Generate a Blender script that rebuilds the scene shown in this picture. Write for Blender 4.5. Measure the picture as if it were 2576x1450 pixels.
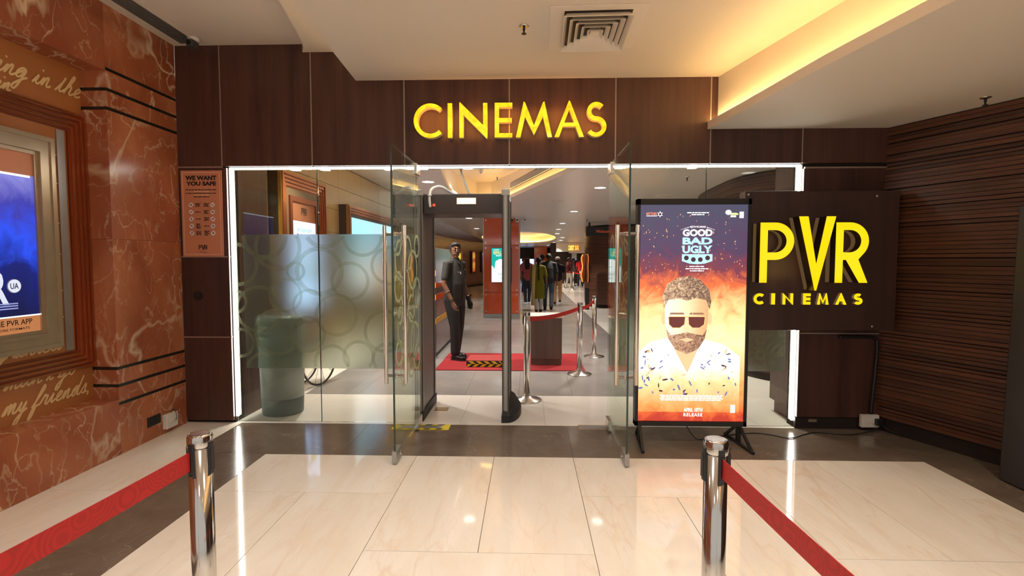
import bpy, bmesh, math, random
from mathutils import Vector, Matrix, Euler
for o in list(bpy.data.objects): bpy.data.objects.remove(o, do_unlink=True)
random.seed(7)
SC = bpy.context.scene
COL = SC.collection
PI = math.pi
R = math.radians
# ------------------------------------------------------------------ camera, world, exposure
cam = bpy.data.cameras.new('camera')
cam.sensor_width = 36.0
cam.lens = 18.0
cam.clip_start = 0.05
cam.clip_end = 300
camo = bpy.data.objects.new('camera', cam)
COL.objects.link(camo)
camo.location = (0, 0, 1.5)
camo.rotation_euler = (R(90 - 3.111), 0, R(1.776))
SC.camera = camo
W = bpy.data.worlds.new('mall_surroundings')
SC.world = W
W.use_nodes = True
W.node_tree.nodes['Background'].inputs[0].default_value = (1.0, 0.92, 0.83, 1)
W.node_tree.nodes['Background'].inputs[1].default_value = 0.60
SC.view_settings.view_transform = 'Standard'
SC.view_settings.look = 'None'
SC.view_settings.gamma = 1.0
SC.view_settings.use_curve_mapping = False
SC.view_settings.exposure = 0.33

# ------------------------------------------------------------------ materials
MATS = {}
def new_mat(name):
    m = bpy.data.materials.new(name)
    m.use_nodes = True
    nt = m.node_tree
    return m, nt, nt.nodes['Principled BSDF'], nt.nodes['Material Output']
def srgb(r, g, b):
    f = lambda c: (c / 255 / 12.92) if c / 255 <= 0.04045 else ((c / 255 + 0.055) / 1.055) ** 2.4
    return (f(r), f(g), f(b), 1)
def mat(name, col, rough=0.5, metal=0.0, emit=None, es=0.0, coat=0.0, spec=0.5, var=0.06, vscale=(8, 8, 8), bump=0.0, bscale=60, ior=1.5):
    """plain principled surface with a slight procedural mottling"""
    if name in MATS: return MATS[name]
    m, nt, b, out = new_mat(name)
    N, L = nt.nodes, nt.links
    col = tuple(col) + ((1,) if len(col) == 3 else ())
    b.inputs['Roughness'].default_value = rough
    b.inputs['Metallic'].default_value = metal
    b.inputs['Coat Weight'].default_value = coat
    b.inputs['Coat Roughness'].default_value = 0.08
    b.inputs['Specular IOR Level'].default_value = spec
    b.inputs['IOR'].default_value = ior
    geo = N.new('ShaderNodeNewGeometry')
    mp = N.new('ShaderNodeMapping'); mp.inputs['Scale'].default_value = vscale
    L.new(geo.outputs['Position'], mp.inputs['Vector'])
    nz = N.new('ShaderNodeTexNoise'); nz.inputs['Scale'].default_value = 1.0; nz.inputs['Detail'].default_value = 4
    L.new(mp.outputs[0], nz.inputs['Vector'])
    mx = N.new('ShaderNodeMix'); mx.data_type = 'RGBA'
    mx.inputs['A'].default_value = tuple(c * (1 - var * 2) for c in col[:3]) + (1,)
    mx.inputs['B'].default_value = tuple(min(1, c * (1 + var * 2)) for c in col[:3]) + (1,)
    L.new(nz.outputs['Fac'], mx.inputs['Factor'])
    L.new(mx.outputs['Result'], b.inputs['Base Color'])
    if emit:
        b.inputs['Emission Color'].default_value = tuple(emit[:3]) + (1,)
        b.inputs['Emission Strength'].default_value = es
    if bump:
        n2 = N.new('ShaderNodeTexNoise'); n2.inputs['Scale'].default_value = bscale; n2.inputs['Detail'].default_value = 3
        L.new(geo.outputs['Position'], n2.inputs['Vector'])
        bp = N.new('ShaderNodeBump'); bp.inputs['Strength'].default_value = bump; bp.inputs['Distance'].default_value = 0.01
        L.new(n2.outputs['Fac'], bp.inputs['Height']); L.new(bp.outputs[0], b.inputs['Normal'])
    MATS[name] = m
    return m
def emat(name, col, s=1.0):
    """a surface that gives off light (lamp, screen, backlit letter)"""
    if name in MATS: return MATS[name]
    m, nt, b, out = new_mat(name)
    b.inputs['Base Color'].default_value = (0.02, 0.02, 0.02, 1)
    b.inputs['Roughness'].default_value = 0.35
    b.inputs['Emission Color'].default_value = tuple(col[:3]) + (1,)
    b.inputs['Emission Strength'].default_value = s
    MATS[name] = m
    return m
def ramp(N, stops):
    r = N.new('ShaderNodeValToRGB')
    el = r.color_ramp.elements
    while len(el) < len(stops): el.new(0.5)
    for e, (p, c) in zip(el, stops):
        e.position = p; e.color = tuple(c[:3]) + (1,)
    return r
def wood_mat(name, dark, light, vertical=True, rough=0.42, fine=1.0, coat=0.0):
    if name in MATS: return MATS[name]
    m, nt, b, out = new_mat(name)
    N, L = nt.nodes, nt.links
    geo = N.new('ShaderNodeNewGeometry'); oi = N.new('ShaderNodeObjectInfo')
    off = N.new('ShaderNodeVectorMath'); off.operation = 'SCALE'; off.inputs[0].default_value = (13, 7, 5)
    L.new(oi.outputs['Random'], off.inputs['Scale'])
    ad = N.new('ShaderNodeVectorMath'); ad.operation = 'ADD'
    L.new(geo.outputs['Position'], ad.inputs[0]); L.new(off.outputs[0], ad.inputs[1])
    mp = N.new('ShaderNodeMapping')
    mp.inputs['Scale'].default_value = (9 * fine, 9 * fine, 0.5) if vertical else (0.8, 0.8, 22 * fine)
    L.new(ad.outputs[0], mp.inputs['Vector'])
    n1 = N.new('ShaderNodeTexNoise'); n1.inputs['Scale'].default_value = 1; n1.inputs['Detail'].default_value = 6; n1.inputs['Roughness'].default_value = 0.65
    L.new(mp.outputs[0], n1.inputs['Vector'])
    rp = ramp(N, [(0.3, dark), (0.72, light)])
    L.new(n1.outputs['Fac'], rp.inputs['Fac'])
    hs = N.new('ShaderNodeHueSaturation')
    mr = N.new('ShaderNodeMapRange'); mr.inputs['To Min'].default_value = 0.82; mr.inputs['To Max'].default_value = 1.18
    L.new(oi.outputs['Random'], mr.inputs['Value']); L.new(mr.outputs[0], hs.inputs['Value'])
    L.new(rp.outputs[0], hs.inputs['Color']); L.new(hs.outputs[0], b.inputs['Base Color'])
    b.inputs['Roughness'].default_value = rough
    b.inputs['Coat Weight'].default_value = coat
    bp = N.new('ShaderNodeBump'); bp.inputs['Strength'].default_value = 0.12; bp.inputs['Distance'].default_value = 0.004
    L.new(n1.outputs['Fac'], bp.inputs['Height']); L.new(bp.outputs[0], b.inputs['Normal'])
    MATS[name] = m
    return m
def marble_mat(name, c1, c2, vein, vscale=1.4, rough=0.14, width=0.035, vmix=0.8, stretch=(1, 1, 1)):
    if name in MATS: return MATS[name]
    m, nt, b, out = new_mat(name)
    N, L = nt.nodes, nt.links
    geo = N.new('ShaderNodeNewGeometry'); oi = N.new('ShaderNodeObjectInfo')
    off = N.new('ShaderNodeVectorMath'); off.operation = 'SCALE'; off.inputs[0].default_value = (17, 23, 11)
    L.new(oi.outputs['Random'], off.inputs['Scale'])
    ad = N.new('ShaderNodeVectorMath'); ad.operation = 'ADD'
    L.new(geo.outputs['Position'], ad.inputs[0]); L.new(off.outputs[0], ad.inputs[1])
    mp = N.new('ShaderNodeMapping'); mp.inputs['Scale'].default_value = stretch
    L.new(ad.outputs[0], mp.inputs['Vector'])
    n1 = N.new('ShaderNodeTexNoise'); n1.inputs['Scale'].default_value = vscale * 0.9; n1.inputs['Detail'].default_value = 5; n1.inputs['Distortion'].default_value = 0.6
    L.new(mp.outputs[0], n1.inputs['Vector'])
    rp = ramp(N, [(0.32, c1), (0.68, c2)])
    L.new(n1.outputs['Fac'], rp.inputs['Fac'])
    last = rp.outputs[0]
    for k, (sc, wd, amt) in enumerate(((vscale, width, vmix), (vscale * 2.3, width * 0.9, vmix * 0.8), (vscale * 4.7, width * 0.8, vmix * 0.5))):
        n2 = N.new('ShaderNodeTexNoise'); n2.inputs['Scale'].default_value = sc; n2.inputs['Detail'].default_value = 4; n2.inputs['Roughness'].default_value = 0.45; n2.inputs['Distortion'].default_value = 0.5
        n2.noise_dimensions = '4D'; n2.inputs['W'].default_value = 3.7 * k + 1
        L.new(mp.outputs[0], n2.inputs['Vector'])
        s = N.new('ShaderNodeMath'); s.operation = 'SUBTRACT'; s.inputs[1].default_value = 0.5; L.new(n2.outputs['Fac'], s.inputs[0])
        a = N.new('ShaderNodeMath'); a.operation = 'ABSOLUTE'; L.new(s.outputs[0], a.inputs[0])
        r2 = N.new('ShaderNodeMapRange'); r2.inputs['From Min'].default_value = 0; r2.inputs['From Max'].default_value = wd; r2.inputs['To Min'].default_value = 1; r2.inputs['To Max'].default_value = 0
        L.new(a.outputs[0], r2.inputs['Value'])
        n3 = N.new('ShaderNodeTexNoise'); n3.inputs['Scale'].default_value = sc * 0.8; n3.noise_dimensions = '4D'; n3.inputs['W'].default_value = 9.1 * k + 4
        L.new(mp.outputs[0], n3.inputs['Vector'])
        r3 = N.new('ShaderNodeMapRange'); r3.inputs['From Min'].default_value = 0.42; r3.inputs['From Max'].default_value = 0.66; r3.inputs['To Max'].default_value = amt
        L.new(n3.outputs['Fac'], r3.inputs['Value'])
        mu = N.new('ShaderNodeMath'); mu.operation = 'MULTIPLY'; L.new(r2.outputs[0], mu.inputs[0]); L.new(r3.outputs[0], mu.inputs[1])
        mx = N.new('ShaderNodeMix'); mx.data_type = 'RGBA'; mx.inputs['B'].default_value = tuple(vein[:3]) + (1,)
        L.new(mu.outputs[0], mx.inputs['Factor']); L.new(last, mx.inputs['A'])
        last = mx.outputs['Result']
    L.new(last, b.inputs['Base Color'])
    b.inputs['Roughness'].default_value = rough
    b.inputs['Specular IOR Level'].default_value = 0.45
    MATS[name] = m
    return m
def thin_glass(name, tint=(0.93, 0.965, 0.93), refl=1.0):
    if name in MATS: return MATS[name]
    m, nt, b, out = new_mat(name)
    N, L = nt.nodes, nt.links
    N.remove(b)
    tr = N.new('ShaderNodeBsdfTransparent'); tr.inputs[0].default_value = tint + (1,)
    gl = N.new('ShaderNodeBsdfGlossy'); gl.inputs['Roughness'].default_value = 0.0; gl.inputs['Color'].default_value = (0.95, 1, 0.95, 1)
    fr = N.new('ShaderNodeFresnel'); fr.inputs['IOR'].default_value = 1.45
    mu = N.new('ShaderNodeMath'); mu.operation = 'MULTIPLY'; mu.inputs[1].default_value = refl; L.new(fr.outputs[0], mu.inputs[0])
    mx = N.new('ShaderNodeMixShader')
    L.new(mu.outputs[0], mx.inputs[0]); L.new(tr.outputs[0], mx.inputs[1]); L.new(gl.outputs[0], mx.inputs[2])
    L.new(mx.outputs[0], out.inputs['Surface'])
    MATS[name] = m
    return m
def film_mat(name, col, transp, transl, rough, blur=1.0):
    """frosted vinyl film: blurred transmission plus a veil of scattered light"""
    if name in MATS: return MATS[name]
    m, nt, b, out = new_mat(name)
    N, L = nt.nodes, nt.links
    N.remove(b)
    if blur > 0:
        tr = N.new('ShaderNodeBsdfRefraction'); tr.inputs['IOR'].default_value = 1.35; tr.inputs['Roughness'].default_value = rough
        tr.inputs['Color'].default_value = (0.92, 0.97, 0.92, 1)
    else:
        tr = N.new('ShaderNodeBsdfTransparent'); tr.inputs[0].default_value = (0.95, 0.98, 0.93, 1)
    t = N.new('ShaderNodeBsdfTranslucent'); t.inputs[0].default_value = col
    d = N.new('ShaderNodeBsdfDiffuse'); d.inputs[0].default_value = col
    m1 = N.new('ShaderNodeMixShader'); m1.inputs[0].default_value = transl
    L.new(d.outputs[0], m1.inputs[1]); L.new(t.outputs[0], m1.inputs[2])
    m2 = N.new('ShaderNodeMixShader'); m2.inputs[0].default_value = transp
    L.new(m1.outputs[0], m2.inputs[1]); L.new(tr.outputs[0], m2.inputs[2])
    L.new(m2.outputs[0], out.inputs['Surface'])
    MATS[name] = m
    return m
M = MATS
mat('ceiling_paint', (0.78, 0.69, 0.58), 0.7, var=0.015, vscale=(1, 1, 1))
mat('ceiling_paint_in', (0.76, 0.69, 0.63), 0.28, var=0.015, vscale=(1, 1, 1))
mat('white_paint', (0.80, 0.72, 0.62), 0.5, var=0.02)
wood_mat('panel_wood', (0.042, 0.0155, 0.011), (0.110, 0.046, 0.033), True, 0.40)
wood_mat('sign_wood', (0.038, 0.019, 0.015), (0.068, 0.034, 0.027), True, 0.38)
wood_mat('slat_wood', (0.042, 0.0145, 0.007), (0.15, 0.052, 0.022), False, 0.45)
wood_mat('slat_wood_in', (0.08, 0.034, 0.022), (0.22, 0.10, 0.062), False, 0.36)
wood_mat('podium_wood', (0.09, 0.052, 0.041), (0.165, 0.098, 0.077), True, 0.4)
mat('backing_dark', (0.016, 0.008, 0.006), 0.7)
mat('joint_strip', (0.42, 0.33, 0.26), 0.35, metal=0.4)
marble_mat('marble_red', srgb(148, 76, 49), srgb(190, 118, 82), srgb(236, 212, 180), 1.7, 0.24, 0.018, 0.8, (1, 1, 0.6))
marble_mat('marble_cream', srgb(238, 228, 213), srgb(247, 240, 229), srgb(226, 200, 172), 1.3, 0.055, 0.035, 0.42, (3.2, 0.8, 1))
marble_mat('marble_white', srgb(240, 234, 226), srgb(247, 243, 237), srgb(226, 218, 206), 0.8, 0.16, 0.05, 0.35)
marble_mat('marble_dark', srgb(106, 92, 80), srgb(124, 110, 97), srgb(178, 164, 148), 3.2, 0.15, 0.006, 0.45)
marble_mat('tile_grey', srgb(140, 136, 134), srgb(154, 149, 146), srgb(162, 157, 153), 1.5, 0.22, 0.05, 0.3)
mat('grout', (0.16, 0.12, 0.09), 0.8)
mat('black_inlay', (0.018, 0.017, 0.014), 0.25)
mat('steel', (0.74, 0.71, 0.67), 0.24, metal=1.0, var=0.03, vscale=(2, 2, 80))
mat('chrome', (0.56, 0.545, 0.525), 0.13, metal=1.0, var=0.01)
mat('aluminium', (0.42, 0.42, 0.41), 0.4, metal=0.7)
mat('grey_plastic', (0.25, 0.25, 0.245), 0.4)
mat('dark_grey_plastic', (0.055, 0.053, 0.052), 0.5)
mat('black_plastic', (0.012, 0.012, 0.013), 0.4)
mat('black_rubber', (0.02, 0.02, 0.021), 0.6)
mat('black_metal', (0.02, 0.019, 0.019), 0.4, metal=0.3)
mat('white_plastic', (0.78, 0.74, 0.68), 0.35)
mat('detector_panel', (0.20, 0.165, 0.155), 0.45)
mat('detector_bar', (0.045, 0.032, 0.03), 0.4)
mat('copper', (0.50, 0.17, 0.065), 0.26, metal=0.85, var=0.08, vscale=(2, 2, 2))
mat('copper_dark', (0.30, 0.09, 0.045), 0.30, metal=0.8, var=0.08, vscale=(2, 2, 2))
mat('brass', (0.45, 0.28, 0.07), 0.3, metal=0.8)
mat('champagne', (0.46, 0.36, 0.25), 0.30, metal=0.6, var=0.05)
mat('board_tan', srgb(176, 112, 62)[:3], 0.55, var=0.05, vscale=(2, 2, 2))
mat('script_ink', srgb(232, 200, 146)[:3], 0.5)
mat('poster_copper_dim', srgb(150, 95, 65)[:3], 0.45)
mat('poster_copper', srgb(212, 140, 106)[:3], 0.45, var=0.03)
mat('print_black', (0.018, 0.014, 0.012), 0.5)
mat('print_cream', srgb(244, 222, 196)[:3], 0.5)
mat('print_white', (0.82, 0.80, 0.78), 0.5)
mat('print_red', srgb(190, 40, 40)[:3], 0.5)
mat('beige_stone', srgb(196, 170, 124)[:3], 0.32, var=0.04, vscale=(3, 3, 3))
mat('belt_red', srgb(196, 30, 26)[:3], 0.55, var=0.05)
mat('belt_red_dark', srgb(150, 18, 18)[:3], 0.6, var=0.05)
mat('carpet_red', srgb(158, 36, 42)[:3], 0.95, var=0.1, vscale=(60, 60, 60), bump=0.5, bscale=300)
mat('tape_yellow', srgb(236, 214, 40)[:3], 0.5, var=0.05)
mat('tape_black', (0.02, 0.02, 0.018), 0.5)
mat('orange_panel', srgb(206, 78, 20)[:3], 0.12, var=0.02, coat=0.5)
mat('yellow_paint', srgb(222, 166, 40)[:3], 0.4)
mat('bin_grey', srgb(150, 158, 156)[:3], 0.4)
mat('bin_dark', srgb(110, 120, 122)[:3], 0.45)
mat('cable_black', (0.012, 0.012, 0.012), 0.45)
mat('conduit_white', (0.70, 0.70, 0.66), 0.45)
mat('glass_edge', (0.012, 0.045, 0.028), 0.08, spec=0.7)
mat('phone_black', (0.01, 0.01, 0.012), 0.2)
thin_glass('glass', (0.955, 0.975, 0.945), 0.8)
thin_glass('door_glass', (0.955, 0.975, 0.95), 0.5)
film_mat('frost', (0.33, 0.37, 0.33, 1), 0.80, 0.6, 0.34)
film_mat('ring_film', (0.50, 0.54, 0.36, 1), 0.74, 0.5, 0.2, 0)
film_mat('ring_door', (0.80, 0.86, 0.66, 1), 0.12, 0.5, 0.2, 0)
emat('led_white', (1.0, 0.97, 0.88), 26)
emat('led_warm', (1.0, 0.64, 0.24), 42)
emat('led_warm_soft', (1.0, 0.66, 0.26), 9)
emat('led_warm_hall', (1.0, 0.60, 0.17), 26)
emat('lamp_disc', (1.0, 0.96, 0.88), 6)
emat('sign_yellow', (1.0, 0.72, 0.0), 1.35)
emat('sign_orange', (1.0, 0.60, 0.0), 1.25)

# ------------------------------------------------------------------ mesh helpers
class MB:
    """collects shapes; build() links them as ONE mesh object"""
    def __init__(self): self.v = []; self.f = []; self.mi = []; self.sm = []
    def add(self, vs, fs, mi=0, smooth=False):
        o = len(self.v); self.v += [tuple(p) for p in vs]
        for f in fs:
            self.f.append(tuple(i + o for i in f)); self.mi.append(mi); self.sm.append(smooth)
        return self
    def box(self, x0, x1, y0, y1, z0, z1, mi=0, bev=0.0):
        x0, x1 = min(x0, x1), max(x0, x1); y0, y1 = min(y0, y1), max(y0, y1); z0, z1 = min(z0, z1), max(z0, z1)
        if bev > 0:
            bm = bmesh.new(); bmesh.ops.create_cube(bm, size=1)
            for v in bm.verts: v.co = Vector(((x0 + x1) / 2 + v.co.x * (x1 - x0), (y0 + y1) / 2 + v.co.y * (y1 - y0), (z0 + z1) / 2 + v.co.z * (z1 - z0)))
            bmesh.ops.bevel(bm, geom=bm.edges[:], offset=bev, segments=2, affect='EDGES', profile=0.5)
            bm.verts.ensure_lookup_table()
            self.add([v.co[:] for v in bm.verts], [[v.index for v in f.verts] for f in bm.faces], mi)
            bm.free(); return self
        vs = [(x, y, z) for z in (z0, z1) for y in (y0, y1) for x in (x0, x1)]
        return self.add(vs, [(0, 2, 3, 1), (4, 5, 7, 6), (0, 1, 5, 4), (2, 6, 7, 3), (0, 4, 6, 2), (1, 3, 7, 5)], mi)
    def prism(self, poly, z0, z1, mi=0, smooth=False):
        """poly: CCW list of (x, y); extruded in z"""
        n = len(poly)
        vs = [(x, y, z0) for x, y in poly] + [(x, y, z1) for x, y in poly]
        self.add(vs, [tuple(range(n - 1, -1, -1)), tuple(range(n, 2 * n))], mi)
        o = len(self.v) - 2 * n
        for i in range(n):
            j = (i + 1) % n
            self.f.append((o + i, o + j, o + n + j, o + n + i)); self.mi.append(mi); self.sm.append(smooth)
        return self
    def lathe(self, prof, c=(0, 0, 0), n=24, mi=0, axis='z', cap=True, smooth=True):
        """prof: list of (radius, height)"""
        vs = []
        for r, h in prof:
            for k in range(n):
                a = 2 * PI * k / n
                p = (r * math.cos(a), r * math.sin(a), h)
                if axis == 'y': p = (p[0], p[2], p[1])
                if axis == 'x': p = (p[2], p[0], p[1])
                vs.append((p[0] + c[0], p[1] + c[1], p[2] + c[2]))
        fs = [(i * n + k, i * n + (k + 1) % n, (i + 1) * n + (k + 1) % n, (i + 1) * n + k) for i in range(len(prof) - 1) for k in range(n)]
        self.add(vs, fs, mi, smooth)
        if cap:
            o = len(self.v) - len(vs)
            self.f.append(tuple(o + k for k in range(n - 1, -1, -1))); self.mi.append(mi); self.sm.append(False)
            q = o + (len(prof) - 1) * n
            self.f.append(tuple(q + k for k in range(n))); self.mi.append(mi); self.sm.append(False)
        return self
    def tube(self, pts, rad, n=8, mi=0, flat=None, closed=False):
        """round bar along pts; rad a number or list; flat=(w,h) gives an elliptic section"""
        pts = [Vector(p) for p in pts]; m = len(pts)
        rads = rad if isinstance(rad, (list, tuple)) else [rad] * m
        vs = []; up0 = None
        for i, p in enumerate(pts):
            d = (pts[min(i + 1, m - 1)] - pts[max(i - 1, 0)])
            d = d.normalized() if d.length > 1e-9 else Vector((0, 0, 1))
            if up0 is None: up0 = Vector((0, 0, 1)) if abs(d.z) < 0.9 else Vector((0, 1, 0))
            s = d.cross(up0); s = s.normalized() if s.length > 1e-6 else Vector((1, 0, 0))
            u = s.cross(d).normalized(); up0 = u
            r = rads[i]; rx, ry = (r if isinstance(r, tuple) else (r, r))
            for k in range(n):
                a = 2 * PI * k / n
                vs.append(p + s * (math.cos(a) * rx) + u * (math.sin(a) * ry))
        fs = [(i * n + k, i * n + (k + 1) % n, (i + 1) * n + (k + 1) % n, (i + 1) * n + k) for i in range(m - 1) for k in range(n)]
        self.add(vs, fs, mi, True)
        o = len(self.v) - len(vs)
        self.f.append(tuple(o + k for k in range(n - 1, -1, -1))); self.mi.append(mi); self.sm.append(False)
        q = o + (m - 1) * n
        self.f.append(tuple(q + k for k in range(n))); self.mi.append(mi); self.sm.append(False)
        return self
    def bar(self, a, b, w, h, mi=0):
        """square bar from a to b"""
        a, b = Vector(a), Vector(b); d = (b - a).normalized()
        u0 = Vector((0, 0, 1)) if abs(d.z) < 0.95 else Vector((0, 1, 0))
        s = d.cross(u0).normalized(); u = s.cross(d)
        vs = [p + s * (i * w / 2) + u * (j * h / 2) for p in (a, b) for i, j in ((-1, -1), (1, -1), (1, 1), (-1, 1))]
        return self.add(vs, [(3, 2, 1, 0), (4, 5, 6, 7), (0, 1, 5, 4), (1, 2, 6, 5), (2, 3, 7, 6), (3, 0, 4, 7)], mi)
    def ribbon(self, pts, h, t, mi=0):
        """upright strip (belt): pts centre line, h height, t thickness"""
        pts = [Vector(p) for p in pts]; vs = []; m = len(pts)
        for i, p in enumerate(pts):
            d = pts[min(i + 1, m - 1)] - pts[max(i - 1, 0)]; d.z = 0; d.normalize()
            s = Vector((-d.y, d.x, 0)) * (t / 2)
            for q in (p - s - Vector((0, 0, h / 2)), p + s - Vector((0, 0, h / 2)), p + s + Vector((0, 0, h / 2)), p - s + Vector((0, 0, h / 2))): vs.append(q)
        fs = [(i * 4 + k, i * 4 + (k + 1) % 4, i * 4 + 4 + (k + 1) % 4, i * 4 + 4 + k) for i in range(m - 1) for k in range(4)]
        fs += [(3, 2, 1, 0), tuple((m - 1) * 4 + k for k in range(4))]
        return self.add(vs, fs, mi)
    def ring(self, c, ro, ri, z0, z1, n=40, mi=0, a0=0, a1=2 * PI, sy=1.0):
        """flat ring in the xy plane"""
        full = abs(a1 - a0 - 2 * PI) < 1e-6
        m = n if full else n + 1; vs = []
        for k in range(m):
            a = a0 + (a1 - a0) * k / n
            for r, z in ((ri, z0), (ro, z0), (ro, z1), (ri, z1)): vs.append((c[0] + r * math.cos(a), c[1] + r * math.sin(a) * sy, z))
        fs = []
        for k in range(n):
            j = (k + 1) % m
            fs += [(k * 4 + q, j * 4 + q, j * 4 + (q + 1) % 4, k * 4 + (q + 1) % 4) for q in range(4)]
        return self.add(vs, fs, mi)
    def mesh(self, name):
        me = bpy.data.meshes.new(name); me.from_pydata(self.v, [], self.f)
        me.polygons.foreach_set('material_index', self.mi); me.polygons.foreach_set('use_smooth', self.sm)
        bm = bmesh.new(); bm.from_mesh(me); bmesh.ops.recalc_face_normals(bm, faces=bm.faces[:]); bm.to_mesh(me); bm.free()
        me.update(); return me
    def build(self, name, m, parent=None, loc=None):
        return obj(name, self.mesh(name), m, parent, loc)
def obj(name, me, m=None, parent=None, loc=None, rot=None):
    o = bpy.data.objects.new(name, me); COL.objects.link(o)
    if me is not None and m is not None:
        for x in (m if isinstance(m, (list, tuple)) else [m]):
            me.materials.append(M[x] if isinstance(x, str) else x)
    if parent is not None: o.parent = parent
    if loc is not None: o.location = loc
    if rot is not None: o.rotation_euler = rot
    return o
def share(name, me, parent, loc=(0, 0, 0), rot=(0, 0, 0), scale=(1, 1, 1)):
    o = bpy.data.objects.new(name, me); COL.objects.link(o); o.parent = parent
    o.location = loc; o.rotation_euler = rot; o.scale = scale
    return o
def tag(o, label=None, cat=None, group=None, kind=None):
    if label: o['label'] = label
    if cat: o['category'] = cat
    if group: o['group'] = group
    if kind: o['kind'] = kind
    return o
def thing(name, label, cat, loc=(0, 0, 0), rz=0.0, group=None, rx=0.0):
    o = bpy.data.objects.new(name, None); COL.objects.link(o); o.empty_display_size = 0.1
    o.location = loc; o.rotation_euler = (rx, 0, rz)
    return tag(o, label, cat, group)
def struct(o): o['kind'] = 'structure'; return o
def copy_tree(o, parent=None):
    c = o.copy(); COL.objects.link(c)
    if parent is not None: c.parent = parent
    for ch in list(o.children): copy_tree(ch, c)
    return c
def lamp(kind, name, loc, energy, col, parent=None, size=0.2, sizey=None, rot=(0, 0, 0), spot=None, blend=0.5):
    l = bpy.data.lights.new(name, kind); l.energy = energy; l.color = col
    if kind == 'AREA':
        l.size = size
        if sizey: l.shape = 'RECTANGLE'; l.size_y = sizey
    elif kind == 'SPOT':
        l.spot_size = spot or R(110); l.spot_blend = blend; l.shadow_soft_size = size
    else: l.shadow_soft_size = size
    o = bpy.data.objects.new(name, l); COL.objects.link(o); o.location = loc; o.rotation_euler = rot
    if parent is not None: o.parent = parent
    return o
def eval_mesh(o):
    return bpy.data.meshes.new_from_object(o)
def remeshed(me, voxel, smooth):
    o = bpy.data.objects.new('tmp', me); COL.objects.link(o)
    r = o.modifiers.new('r', 'REMESH'); r.mode = 'VOXEL'; r.voxel_size = voxel; r.use_smooth_shade = True
    if smooth:
        q = o.modifiers.new('s', 'SMOOTH'); q.factor = 0.5; q.iterations = smooth
    dg = bpy.context.evaluated_depsgraph_get()
    m2 = bpy.data.meshes.new_from_object(o.evaluated_get(dg)); bpy.data.objects.remove(o, do_unlink=True)
    for p in m2.polygons: p.use_smooth = True
    return m2
def curve_mesh(loops, ext):
    """filled outlines (holes allowed) extruded by +-ext in z"""
    cu = bpy.data.curves.new('tmp', 'CURVE'); cu.dimensions = '2D'; cu.fill_mode = 'BOTH'; cu.extrude = ext
    for lp in loops:
        s = cu.splines.new('POLY'); s.points.add(len(lp) - 1)
        for p, q in zip(s.points, lp): p.co = (q[0], q[1], 0, 1)
        s.use_cyclic_u = True
    o = bpy.data.objects.new('tmp', cu)
    me = eval_mesh(o); bpy.data.objects.remove(o, do_unlink=True); bpy.data.curves.remove(cu)
    me.materials.clear()
    return me
TEXTC = {}
def text_mesh(s, w=None, h=None, bold=0.0, ext=0.0, shear=0.0, spacing=1.0):
    cu = bpy.data.curves.new('tmp', 'FONT'); cu.body = s; cu.size = 1; cu.offset = bold; cu.extrude = 0; cu.shear = shear; cu.space_character = spacing
    cu.resolution_u = 3
    o = bpy.data.objects.new('tmp', cu)
    me = eval_mesh(o); bpy.data.objects.remove(o, do_unlink=True); bpy.data.curves.remove(cu)
    me.materials.clear()
    xs = [v.co.x for v in me.vertices]; ys = [v.co.y for v in me.vertices]
    cx, cy = (min(xs) + max(xs)) / 2, (min(ys) + max(ys)) / 2
    bw, bh = max(xs) - min(xs), max(ys) - min(ys)
    sx = (w / bw) if w else None; sy = (h / bh) if h else None
    sx = sx or sy; sy = sy or sx
    for v in me.vertices: v.co = ((v.co.x - cx) * sx, (v.co.y - cy) * sy, 0)
    return me
def text(name, s, x, y, z, m, parent, w=None, h=None, bold=0.0, shear=0.0, spacing=1.0):
    return obj(name, text_mesh(s, w, h, bold, 0, shear, spacing), m, parent, (x, y, z))
# ================================================================== LARGE STRUCTURE
WY = 4.56                     # front face of the wood wall
# ---------------- floor (slab of grout with every tile laid on it)
floor = struct(MB().box(-6.5, 6.5, -16.0, 48, -0.12, -0.004).build('floor', 'grout'))
TILES = {}
def tile(x0, x1, y0, y1, m, g=0.0032, name='floor_tile'):
    """one stone slab; alike slabs share their mesh"""
    w, d = round(x1 - x0 - g, 4), round(y1 - y0 - g, 4)
    k = (w, d, m)
    if k not in TILES:
        me = MB().box(-w / 2, w / 2, -d / 2, d / 2, -0.012, 0.0, bev=0.0008).mesh(name); me.materials.append(M[m]); TILES[k] = me
    return share(name, TILES[k], floor, ((x0 + x1) / 2, (y0 + y1) / 2, 0))
XS = [-2.03, -1.44, -0.85, -0.255, 0.345, 0.945, 1.545, 2.125, 2.72, 2.95]
FB = 3.83                     # front edge of the dark border
def basket(x0, xm, x1, ytop, first):
    """column of alternating blocks: one cross slab, then a pair of long slabs"""
    y, cross = ytop, first
    while y > -2.5:
        d = 0.635 if cross else 1.285
        if cross: tile(x0, x1, y - d, y, 'marble_cream')
        else: tile(x0, xm, y - d, y, 'marble_cream'); tile(xm, x1, y - d, y, 'marble_cream')
        y -= d; cross = not cross
basket(XS[0], XS[1], XS[2], FB, True)
basket(XS[2], XS[3], XS[4], FB, False)
basket(XS[4], XS[5], XS[6], FB, True)
basket(XS[6], XS[7], XS[8], FB, False)
y = FB
for d in (0.60, 1.28, 0.64, 1.28, 1.28): tile(XS[8], XS[9], y - d, y, 'marble_cream'); y -= d
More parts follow.
